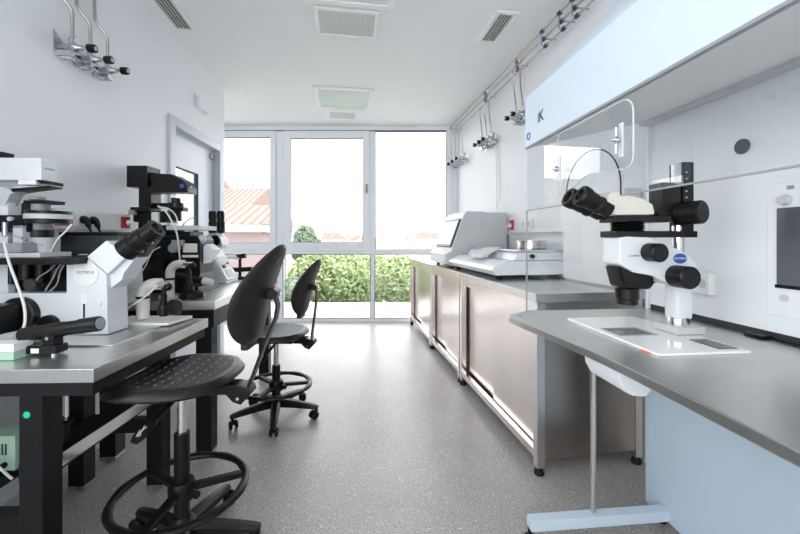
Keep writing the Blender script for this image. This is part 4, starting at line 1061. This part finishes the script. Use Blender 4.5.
# condenser turret
def disc(px, py, rpx, h0, h1, m, name, Y=Y1+0.055, parent=mi, n=36, bev=0.001, label=None):
    c = P(px, py, Y); k = Y/F
    return MB().cyl((c.x, c.y, CZ+(HZ-h1)*k), (c.x, c.y, CZ+(HZ-h0)*k), rpx*k*.74, n=n, bev=bev).build(name, m, parent, label=label)
disc(49, 216, 25, 214.6, 219.3, 'lgrey', 'turret_disc')
disc(49, 212, 24, 211.3, 214.5, 'black', 'turret_top'); disc(49, 222, 24.5, 219.4, 223.5, 'black', 'turret_base')
disc(37, 200, 9, 197, 200, 'grey', 'turret_cap'); bx(23, 200.2, 50, 203.5, Y1+.02, 0.07, 'black', mi, 'turret_bridge'); bx(21, 203, 30, 218, Y1+.03, 0.06, 'black', mi, 'turret_bracket')
disc(41, 206, 10, 203.6, 211.2, 'grey', 'turret_neck')
disc(40, 230, 12, 223.6, 230, 'grey', 'condenser_barrel'); disc(40, 233, 14, 230, 237.5, 'black', 'condenser_ring'); 
c = P(44, 237.5, Y1+.055); MB().lathe(c, (0, 0, -1), [(0.042, 0), (0.042, 0.008), (0.034, 0.03), (0.030, 0.062), (0.026, 0.066)], 30).build('condenser_cone', 'lgrey', mi)
bx(-12, 215, 27, 232, Y1-.005, 0.07, 'black', mi, 'condenser_carrier'); bx(-12, 232, 20, 243, Y1+.03, 0.06, 'black', mi, 'manipulator_mount')
c = P(12, 219, Y1-.005); MB().cyl((c.x, c.y, c.z), (c.x, c.y-0.012, c.z), 0.009, n=14).build('carrier_screw', 'lgrey', mi)
# stage with clutter
MB().box((-1.655, Y1-0.075, P(0, 263.5, Y1).z), (P(88, 0, Y1).x, Y1+0.16, P(0, 257, Y1).z), 0.003).build('stage', 'blackm', mi)
MB().box((-1.64, Y1-0.05, P(0, 256.9, Y1).z), (P(52, 0, Y1).x, Y1+0.09, P(0, 252.5, Y1).z), 0.002).build('stage_plate', 'lgrey', mi)
bx(-8, 243, 22, 252.4, Y1-.04, 0.09, 'grey', mi, 'specimen_clamp'); bx(12.5, 228, 22.5, 243, Y1-.02, 0.04, 'lgrey', mi, 'micro_drive', .002)
bx(13, 225.5, 22.2, 228, Y1-.021, .042, 'zinc', mi, 'drive_cap', 0.001); 
c = P(5, 222, Y1-.03); MB().cyl((c.x, c.y, P(0, 236, Y1-.03).z), (c.x, c.y, P(0, 222, Y1-.03).z), 0.009, n=14, bev=.002).build('drive_rod', 'zinc', mi)
MB().tube([P(4, 236, Y1-.04), P(14, 236, Y1-.05), P(26, 239, Y1-.055), P(42, 245, Y1-.06)], 0.0022, 6, 3).build('needle_holder', 'chrome', mi)
MB().cyl(P(22, 238, Y1-.053), P(27, 240, Y1-.055), 0.006, n=12).build('holder_nut', 'zinc', mi)
# dark innards under the stage
MB().box((-1.66, Y1+0.06, P(0, 293, Y1).z-.001), (P(66, 0, Y1).x-.002, Y1+D1, P(0, 263.6, Y1).z+.0), 0.002).build('inner_housing', 'black', mi)
for i, (px, r, y0, y1, m_) in enumerate(((12, 6, 264, 284, 'black'), (26, 7, 264, 280, 'black'), (41, 6, 264, 283, 'black'), (55, 5, 264, 278, 'black'))):
    disc(px, 0, r, y0, y1, m_, 'objective', Y=Y1+0.03, n=20, bev=.002)
c = P(36, 284, Y1+.025); MB().cyl((c.x, c.y, c.z), (c.x, c.y-.03, c.z), 0.026, n=26, bev=.003).build('nosepiece_knob', 'portm', mi)
cb = MB()
for i, pts in enumerate(([(45, 291), (52, 280), (58, 268), (62, 264)], [(50, 291), (57, 284), (60, 272), (64, 265)], [(30, 290), (38, 278), (47, 272), (55, 265)])):
    cb.tube([P(x, y, Y1+.006) for x, y in pts], 0.003, 6, 4)
cb.build('inner_cables', 'grey', mi)
# binocular tube with two eyepieces, seen at its dark side
bt = pr([(117, 246), (131, 231), (150, 226), (156, 233), (137, 258)], Y1+0.025, 0.07, 'blackm', mi, 'binocular_tube', 0.006)
for yy in (Y1+0.012, Y1+0.085):
    p0 = P(125, 251, yy); p1 = P(157, 228, yy); L = (p1-p0).length; r = 0.042
    MB().lathe(p0, p1-p0, [(r*1.08, 0), (r*1.08, L*.30), (r*.92, L*.33), (r*.92, L*.42), (r*1.0, L*.45), (r*1.0, L*.62), (r*.82, L*.66), (r*.84, L*.92), (r*.95, L*.95), (r*.95, L), (r*.6, L), (r*.5, L*.95)], 28).build('eyepiece', 'black', mi)
# ---------------------------------------------------------------- joystick handle in front of it
js = thing('micromanipulator', 'black cylindrical micromanipulator lying on a small stand before the big microscope', 'micromanipulator', (-1.28, 1.28, TH), 0)
p0 = P(21, 335, 1.27); p1 = P(100, 323.5, 1.27); ax = (p1-p0); L = ax.length
MB().lathe(p0, ax, [(0.018, 0), (0.0235, 0.006), (0.0235, L*.32), (0.025, L*.33), (0.025, L*.55), (0.0235, L*.56), (0.0235, L*.74), (0.026, L*.75), (0.026, L*.985), (0.024, L)], 28).build('barrel', 'black', js)
n_ = ax.normalized(); MB().lathe(p1, n_, [(0.020, 0.0), (0.020, 0.002), (0.012, 0.003), (0.006, 0.0031)], 24).build('end_cap', 'grey', js, label='grey end cap')
MB().lathe(p0, -n_, [(0.013, 0), (0.016, 0.01), (0.014, 0.055), (0.009, 0.09)], 20).build('tip', 'grey', js)
a = P(17, 353.5, 1.255)
MB().box((P(18, 0, 1.255).x, 1.245, TH+0.008), (P(58, 0, 1.255).x, 1.295, TH+0.036), 0.004).build('stand_block', 'blackm', js)
MB().box((P(43, 0, 1.255).x, 1.25, TH+0.036), (P(55, 0, 1.255).x, 1.288, P(0, 331, 1.27).z), 0.003).build('stand_clamp', 'black', js)
MB().cyl((P(48.5, 0, 1.25).x, 1.25, P(0, 338.5, 1.245).z), (P(48.5, 0, 1.25).x, 1.243, P(0, 338.5, 1.245).z), 0.006, n=12).build('clamp_screw', 'chrome', js)
MB().box((P(31, 0, 1.245).x, 1.2435, TH+0.012), (P(39, 0, 1.245).x, 1.2452, TH+0.028)).build('label_strip', 'white', js)
for x, y in ((-1.285, 1.257), (-1.175, 1.257), (-1.285, 1.283), (-1.175, 1.283)): MB().cyl((x, y, TH), (x, y, TH+.009), 0.008, n=10).build('foot', 'zinc', js)
# green and white carton at the frame's edge
ct = thing('small_carton', 'small white and green carton on the near table corner at the left edge', 'box', (-1.36, 1.24, TH+.001), 0)
MB().box((-1.45, 1.205, TH+.0012), (P(13.5, 0, 1.205).x, 1.27, TH+0.028), 0.001).build('carton_base', 'green', ct)
MB().box((-1.4505, 1.2045, TH+.0285), (P(13.8, 0, 1.205).x, 1.2705, TH+0.054), 0.001).build('carton_lid', 'white', ct)
# cables of the near table
def cable(label, pts, r=0.004, m='cable'):
    return props(MB().tube([V(p) for p in pts], r, 7, 6).build('thin_cable', m), label, 'cable')
cable('thin white cable hanging from the stage of the big microscope to the knob', [P(4, 242, 1.40), P(9, 262, 1.38), P(17, 284, 1.36), P(24, 305, 1.345), P(25, 322, 1.33), P(21, 333, 1.31)], 0.0045)
cable('white cable curving over the condenser of the big microscope', [P(51, 252, 1.48), P(57, 240, 1.47), P(66, 231, 1.47), P(72, 224, 1.49)], 0.003)
# dark flat box behind
db = thing('control_box', 'dark flat control box behind the big microscope beneath the wall trunking', 'device', (-1.45, 1.72, TH), 0)
MB().box((P(60, 0, 1.72).x, 1.72, P(0, 254, 1.72).z), (P(119, 0, 1.72).x, 1.80, P(0, 235, 1.72).z), 0.004).build('housing', 'screen', db)
MB().box((P(59, 0, 1.72).x, 1.715, P(0, 235, 1.72).z), (P(120, 0, 1.72).x, 1.805, P(0, 232, 1.72).z), 0.003).build('top_plate', 'black', db)
for px in (66, 112): MB().box((P(px, 0, 1.72).x-.012, 1.75, TH+.0072), (P(px, 0, 1.72).x+.012, 1.775, P(0, 254, 1.72).z), 0.002).build('post', 'black', db)
# wall trunking
b0 = wallL(44); b1 = wallL(120)
tk = thing('cable_trunking', 'white socket trunking on the left wall behind the big microscope', 'trunking', FL @ V((aL, (b0+b1)/2, 1.25)), AL)
zt0 = 1.245; zt1 = 1.345
MB(FL).box((aL, b0, zt0), (aL+0.055, b1, zt1), 0.003).build('channel', 'white', tk)
for px, m_, lb in ((49, 'red', 'red socket'), (70, 'white', None), (80, 'white', None), (115.5, 'red', 'red socket')):
    b = wallL(px); s_ = MB(FL).box((aL+0.055, b-0.04, zt0+.015), (aL+0.064, b+0.04, zt1-.015), 0.003).build('socket', m_, tk, label=lb)
    MB(FL).cyl((aL+0.064, b, (zt0+zt1)/2), (aL+0.0655, b, (zt0+zt1)/2), 0.019).build('socket_well', 'black' if m_ == 'red' else 'lgrey', s_)
for i, px in enumerate((69, 79)):
    b = wallL(px); z = (zt0+zt1)/2
    pg = thing('power_plug', ['black plug in the left-wall trunking, nearer the camera', 'black plug in the left-wall trunking, farther from the camera'][i], 'plug', FL @ V((aL+0.0665, b, z)), AL, 'black plugs in the trunking')
    MB(FL).lathe((aL+0.0665, b, z), (1, 0, 0), [(0.021, 0), (0.021, 0.012), (0.016, 0.02), (0.012, 0.024)], 18).lathe((aL+0.082, b, z+.008), (0.35, 0, -1), [(0.012, 0), (0.015, 0.01), (0.013, 0.04), (0.007, 0.055)], 16).build('plug_body', 'black', pg)
    MB(FL).tube([(aL+0.098, b, z-.04), (aL+0.108, b, z-0.07), (aL+0.10, b+.01, z-0.12), (aL+0.085, b+0.02, z-0.19)], 0.0055, 8, 5).build('cord', 'black', pg)
for i, px in enumerate((50, 116)):
    b = wallL(px); z = (zt0+zt1)/2
    pg = thing('power_plug', ['white plug in the red socket behind the condenser turret', 'white plug in the red socket at the far end of the left trunking'][i], 'plug', FL @ V((aL+0.0665, b, z)), AL)
    MB(FL).lathe((aL+0.0665, b, z), (1, 0, 0), [(0.016, 0), (0.016, 0.018), (0.010, 0.03), (0.007, 0.04)], 16).build('plug_body', 'red' if i == 0 else 'white', pg)
    MB(FL).tube([(aL+0.10, b, z), (aL+0.112, b-.005, z-0.02), (aL+0.10, b-.015, z-0.09), (aL+0.06, b-0.03, z-0.20)], 0.004, 8, 5).build('cord', 'cable', pg)
# ---------------------------------------------------------------- ivory hand controllers
def elbow(name, label, base, ztop, tip, r, extra):
    t = thing(name, label, 'controller', base, 0)
    bx_, by_, bz_ = base
    pts = [(bx_, by_, bz_+0.008), (bx_, by_, ztop-0.055)]
    for i in range(1, 9):
        a = PI/2*i/8; d = V((tip[0]-bx_, tip[1]-by_, 0)).normalized()
        pts.append(V((bx_, by_, ztop-0.055))+d*0.055*(1-math.cos(a))+V((0, 0, 0.055*math.sin(a))))
    pts.append(V((tip[0], tip[1], ztop)))
    MB().tube(pts, r, 20).build('elbow_post', 'pipew', t)
    MB().cyl((bx_, by_, bz_+0.10), (bx_, by_, bz_+0.112), r+0.0015, n=24).build('post_band', 'black', t)
    return t
bz = TH+0.0075
sp_ = MB().prism([P(121, 326.5, 1.68)*0+V((-1.33, 1.66, TH+.0068)), V((-1.04, 1.66, TH+.0068)), V((-1.02, 1.82, TH+.0068)), V((-1.32, 1.82, TH+.0068))], (0, 0, 0.012), 0.002)
spo = props(sp_.build('mounting_plate', 'white'), 'white mounting plate under the ivory elbow post on the near table', 'plate')
zp = TH+0.0190
ca = elbow('hand_controller', 'ivory elbow post with a hanging black joystick at the far end of the near table', (-1.195, 1.72, zp), P(0, 284, 1.72).z, (P(161, 0, 1.72).x, 1.72), 0.0265, None)
def joystick(t, px, y0, y1, Y, ball, knob):
    c0 = P(px, y0, Y); c1 = P(px, y1, Y)
    MB().cyl(c0+V((-.03, 0, 0)), c0+V((0.022, 0, 0)), 0.014, n=16, bev=.002).build('clamp_head', 'chrome', t)
    MB().sphere(c0+V((0.018, 0, -.008)), 0.019, n=16, k=10).build('ball_joint', 'black', t)
    MB().lathe(c0+V((0, 0, -0.01)), (c1-c0), [(0.009, 0), (0.010, 0.03), (0.014, 0.035), (0.014, 0.08), (0.020, (c1-c0).length-.045), (0.026, (c1-c0).length-.03), (0.026, (c1-c0).length-.005), (0.018, (c1-c0).length+.008)], 20).build('stick', 'black', t)
joystick(ca, 164, 285, 312, 1.70, 1, 1)
kn = MB().lathe(P(166, 308, 1.69), (1, -.15, .1), [(0.012, 0), (0.030, 0.02), (0.036, 0.03), (0.036, 0.055), (0.03, 0.06)], 24).build('side_knob', 'black', ca)
bk = MB().lathe(P(122, 316, 1.74), (0, -1, 0), [(0.03, 0), (0.034, 0.004), (0.034, 0.03), (0.028, 0.034)], 24)
props(bk.build('black_dial', 'black'), 'black dial standing behind the ivory elbow post', 'dial')
cable('white cable running from the big microscope to the ivory elbow post', [P(122, 312, 1.66), P(134, 304, 1.655), P(146, 296, 1.655), P(158, 285, 1.66)], 0.004)
# ================================================================== second table: black inverted microscope
Z2 = 0.86; Y2 = 2.30
m2 = thing('inverted_microscope', 'black inverted microscope with a square lamp box on the second table', 'microscope', (-1.45, 2.40, Z2), 0)
def r2(x0, y0, x1, y1, m, name, dy=0.0, d=0.1, bev=0.003, label=None, Y=Y2): return bx(x0, y0, x1, y1, Y+dy, d, m, m2, name, bev, label)
r2(126.5, 165.5, 147, 187, 'blackm', 'lamp_box', 0.0, 0.13, 0.003)
c = P(150, 178, Y2); MB().cyl((c.x-.02, Y2+.065, c.z), (c.x+.01, Y2+.065, c.z), 0.045, n=24).build('lamp_collar', 'black', m2)
pr([(151, 173), (171, 174), (184, 181), (187, 186), (188, 192.5), (151, 192.5)], Y2+0.01, 0.11, 'blackm', m2, 'lamp_arm', 0.004)
c = P(186, 189, Y2+.06); MB().cyl(c, c+V((0.035, 0, 0)), 0.017, n=20, bev=.002).build('arm_lens', 'chrome', m2)
c = P(182, 186, Y2); MB().cyl((c.x, Y2+.012, c.z), (c.x, Y2-.004, c.z), 0.014, n=16).build('arm_badge', 'blue', m2)
yb2 = HZ-(Z2-CZ)*F/Y2
r2(138.5, 186, 151, 250, 'blackm', 'pillar', 0.015, 0.10)
r2(152.5, 192, 154.5, 215, 'blackm', 'focus_rail', 0.05, 0.02, 0.001)
# condenser hanging from the arm
def disc2(px, rpx, h0, h1, m, name, Y=Y2+0.06, n=28):
    c = P(px, 0, Y); k = Y/F
    return MB().cyl((c.x, c.y, CZ+(HZ-h1)*k), (c.x, c.y, CZ+(HZ-h0)*k), rpx*k*.85, n=n, bev=.002).build(name, m, m2)
disc2(176, 5, 198, 203, 'black', 'condenser_top'); disc2(176, 8, 203, 209, 'black', 'condenser_turret'); disc2(176, 6, 209, 221, 'black', 'condenser_lens'); r2(150, 203, 172, 208, 'black', 'condenser_arm', .04, .05)
r2(130, 207, 150, 212, 'black', 'manipulator_block', -.02, .10); r2(133, 211, 166, 222, 'black', 'stage_drive', .02, .12); r2(151, 212, 158, 224, 'white', 'drive_housing', 0.0, .03, .004)
r2(128, 210, 134, 214.5, 'grey', 'drive_knob', -.03, .03); r2(168, 207, 183, 211, 'black', 'manipulator_arm', 0, .06)
r2(166, 225.5, 199, 230, 'lgrey', 'stage', -.03, .22, .003); r2(140, 225, 165.8, 231, 'black', 'stage_side', -.03, .2, .002); r2(150, 231.2, 190, 236, 'black', 'stage_support', 0, .16)
r2(138, 222, 150, 236, 'black', 'stage_motor', .0, .10)
st = MB().prism([P(x, y, Y2) for x, y in ((140, 236), (197, 236), (200, 240), (200, 274), (194, yb2-6), (143, yb2-6))], (0, 0.17, 0), 0.004).build('stand_body', 'blackm', m2)
MB().box((P(141, 0, Y2).x, Y2-.02, Z2+.001), (P(200, 0, Y2).x, Y2+0.22, P(0, yb2-6, Y2).z), 0.005).build('stand_foot', 'blackm', m2)
r2(183, 243.5, 197, 252.5, 'cream', 'side_port_upper', -.004, .006, .001, 'pale upper side panel'); r2(171, 240, 183, 246, 'grey', 'side_lever', -.02, .03)
r2(182, 255, 198, 257.5, 'white', 'side_strip', -.003, .004, .001)
c = P(177, 248, Y2); MB().cyl((c.x, Y2+.002, c.z), (c.x, Y2-.05, c.z), 0.028, n=26, bev=.003).build('focus_knob', 'grey', m2)
c = P(160, 262, Y2); MB().cyl((c.x, Y2+.002, c.z), (c.x, Y2-.04, c.z), 0.05, n=30, bev=.003).build('side_disc', 'black', m2)
c = P(199, 239.5, Y2); MB().sphere((c.x, Y2+.03, c.z), 0.028).build('round_cap', 'lgrey', m2)
bt2 = pr([(196, 252), (206, 244), (214, 250), (205, 262), (199, 268)], Y2+.04, .1, 'cool', m2, 'eyepiece_base', .004)
# cables and needle over its stage
for i, (pts, r, m_, lb) in enumerate((
    ([(158, 206), (166, 212), (172, 222), (177, 234), (179, 250), (180, 262)], .005, 'cable', 'thick white cable looping down across the black microscope'),
    ([(160, 207), (169, 209), (176, 216), (178, 226)], .004, 'cable', 'short white cable over the stage of the black microscope'),
    ([(182, 226), (188, 220), (194, 217)], .003, 'pipe', 'thin steel needle rising over the stage of the black microscope'),
    ([(138, 277), (146, 265), (152, 252), (160, 247)], .004, 'cable', 'white cable arching before the black body of the second microscope'))):
    cable(lb, [P(x, y, Y2-.035-.004*i) for x, y in pts], r, m_)
cb2 = elbow('hand_controller', 'ivory elbow post with a black joystick on the second table', (P(170, 0, 2.12).x, 2.12, Z2+.0005), P(0, 264, 2.12).z, (P(184, 0, 2.12).x, 2.12), 0.0235, None)
MB().cyl((P(170, 0, 2.12).x, 2.12, Z2+.0005), (P(170, 0, 2.12).x, 2.12, Z2+.01), 0.055, n=32).build('post_flange', 'pipew', cb2)
joystick(cb2, 189, 264, 290, 2.11, 1, 1)
bs_ = MB().lathe((P(192, 0, 2.11).x, 2.11, Z2+.0005), (0, 0, 1), [(0.066, 0), (0.068, 0.006), (0.066, 0.028), (0.05, 0.036), (0.03, 0.04)], 30).build('joystick_base', 'black', cb2)
p0 = P(176, 275, 2.13); p1 = P(206, 280.5, 2.13); L = (p1-p0).length
mm = thing('micromanipulator', 'black cylindrical micromanipulator with a grey tip on the second table', 'micromanipulator', (P(190, 0, 2.2).x, 2.2, Z2), 0)
q0 = P(176, 276, 2.2); q1 = P(203, 281, 2.2); q2 = P(213, 282.5, 2.2)
MB().lathe(q0, q1-q0, [(0.018, 0), (0.024, .006), (0.024, (q1-q0).length*.5), (0.020, (q1-q0).length*.55), (0.020, (q1-q0).length)], 22).build('barrel', 'black', mm)
MB().cyl(q1, q2, 0.022, 0.019, n=22, bev=.003).build('tip', 'lgrey', mm, label='grey tip')
MB().box((q0.x+.03, 2.18, Z2+.0005), (q0.x+.09, 2.22, q0.z-.018), .003).build('support', 'black', mm)
# ---------------------------------------------------------------- third microscope: white with sloping panel
Y3 = 2.76
m3 = thing('white_microscope', 'white microscope with a sloping control panel and dark eyepieces farther along the second table', 'microscope', (-1.45, 2.85, Z2), 0)
yb3 = HZ-(Z2-CZ)*F/Y3
pr([(188, 240), (204, 236), (209.5, 253), (226.5, yb3-1), (226.5, yb3-.2), (188, yb3-.2)], Y3, 0.20, 'cool', m3, 'stand_body', .005)
d_ = (P(226, yb3-2, Y3)-P(210.5, 255, Y3)); nrm = V((d_.z, 0, -d_.x)).normalized()
if nrm.x < 0: nrm = -nrm
def panel(t0, t1, ya, yb, off, th, m, name, parent, label=None):
    o0 = P(210.5, 255, Y3)
    return MB().prism([o0+d_*t0+V((0, ya, 0))+nrm*off, o0+d_*t1+V((0, ya, 0))+nrm*off, o0+d_*t1+V((0, yb, 0))+nrm*off, o0+d_*t0+V((0, yb, 0))+nrm*off], nrm*th, .001).build(name, m, parent, label=label)
pn = panel(0.02, 0.98, .01, .19, 0.001, .010, 'white', 'control_panel', m3)
panel(0.10, 0.42, .03, .17, .0112, .002, 'screen', 'panel_display', pn, 'dark display'); panel(0.62, 0.90, .05, .15, .0112, .003, 'lgrey', 'panel_keys', pn)
c0 = pn
o0 = P(210.5, 255, Y3)+d_*0.5+V((0, .06, 0))+nrm*.011; MB().cyl(o0, o0+nrm*.014, .013, n=16).build('panel_knob', 'black', pn)
pr([(204, 237), (213, 231), (221, 239), (222, 246), (209, 252)], Y3+.03, .12, 'cool', m3, 'head', .004)
for yy, dx in ((Y3+.045, 0), (Y3+.115, 8)):
    p0 = P(213+dx, 233, yy); p1 = P(212.5+dx, 211, yy); L = (p1-p0).length
    MB().lathe(p0, p1-p0, [(0.030, 0), (0.030, L*.5), (.026, L*.53), (.026, L*.62), (.029, L*.65), (.027, L*.96), (.02, L), (.014, L*.97)], 22).build('eyepiece', 'black', m3)
c = P(213, 240, Y3+.03); MB().lathe((c.x+.02, Y3+.03, c.z), (0.15, -1, -.2), [(0.035, 0), (0.04, .004), (.04, .025), (.03, .03)], 24).build('head_knob', 'black', m3)
# ---------------------------------------------------------------- clamp arm stand at the far end of the second table
Y4 = 3.08
ar_ = thing('joystick_stand', 'black clamp stand with a cross bar at the far end of the second table', 'stand', (P(240, 0, Y4).x, Y4, Z2), 0)
MB().cyl((P(240, 0, Y4).x, Y4, Z2+.0005), (P(240, 0, Y4).x, Y4, Z2+.02), .055, n=28, bev=.003).build('stand_base', 'black', ar_)
MB().cyl((P(240, 0, Y4).x, Y4, Z2+.02), P(240, 256, Y4), .012, n=14).build('stand_rod', 'black', ar_)
MB().cyl(P(229, 270, Y4), P(252, 269, Y4), .02, n=18, bev=.002).build('lower_bar', 'black', ar_)
MB().cyl(P(231, 278, Y4), P(246, 278, Y4), .016, n=18, bev=.002).build('foot_bar', 'black', ar_)
MB().cyl(P(237, 257, Y4), P(246, 255.5, Y4), .020, n=18, bev=.003).build('upper_knob', 'black', ar_)
MB().tube([P(222, 275, Y4-.02), P(223, 262, Y4-.02), P(229, 257, Y4-.02), P(240, 257.5, Y4)], .016, 14, 5).build('curved_tube', 'pipew', ar_, label='ivory curved tube')
MB().cyl((P(222, 0, Y4-.02).x, Y4-.02, Z2+.0005), P(222, 274, Y4-.02), .017, n=14).build('tube_post', 'pipew', ar_)
# ================================================================== light and camera
w = bpy.data.worlds.new('overcast_sky'); bpy.context.scene.world = w; w.use_nodes = True
nt = w.node_tree; bg = nt.nodes['Background']
tc = nt.nodes.new('ShaderNodeTexCoord'); sx = nt.nodes.new('ShaderNodeSeparateXYZ'); rp = nt.nodes.new('ShaderNodeValToRGB')
nt.links.new(tc.outputs['Generated'], sx.inputs[0]); nt.links.new(sx.outputs['Z'], rp.inputs[0]); nt.links.new(rp.outputs[0], bg.inputs[0])
rp.color_ramp.elements[0].position = 0.0; rp.color_ramp.elements[0].color = (0.98, 0.985, 1.0, 1)
rp.color_ramp.elements[1].position = 0.8; rp.color_ramp.elements[1].color = (0.92, 0.96, 1.0, 1)
bg.inputs[1].default_value = 1.0
def portal(loc, rot, sx_, sy_):
    l = bpy.data.lights.new('sky_portal', 'AREA'); l.shape = 'RECTANGLE'; l.size = sx_; l.size_y = sy_; l.cycles.is_portal = True
    o = bpy.data.objects.new('sky_portal', l); C.objects.link(o); o.location = loc; o.rotation_euler = rot
portal((-2.15, YW+0.12, 1.4), (-PI/2, 0, 0), 6.0, 2.75)
portal((-0.65, -2.13, 1.64), (PI/2, 0, 0), 1.8, 2.15)
pc = FL @ V((aL-0.14, -0.58, 1.70)); portal(pc, (PI/2, 0, AL-PI/2), 3.05, 1.5)
cam = bpy.data.cameras.new('camera'); co = bpy.data.objects.new('camera', cam); C.objects.link(co)
co.location = (0, 0, CZ); co.rotation_euler = (PI/2, 0, 0)
cam.sensor_width = 36; cam.sensor_fit = 'HORIZONTAL'; cam.lens = F/800*36; cam.shift_y = -(267-HZ)/800; cam.clip_start = 0.02; cam.clip_end = 400
sc = bpy.context.scene; sc.camera = co
sc.view_settings.view_transform = 'Standard'; sc.view_settings.look = 'None'; sc.view_settings.gamma = 1
sc.view_settings.exposure = EXPOSURE
sc.cycles.use_denoising = True; sc.cycles.max_bounces = 14; sc.cycles.diffuse_bounces = 8; sc.cycles.glossy_bounces = 6
sc.cycles.transparent_max_bounces = 16; sc.cycles.sample_clamp_indirect = 8
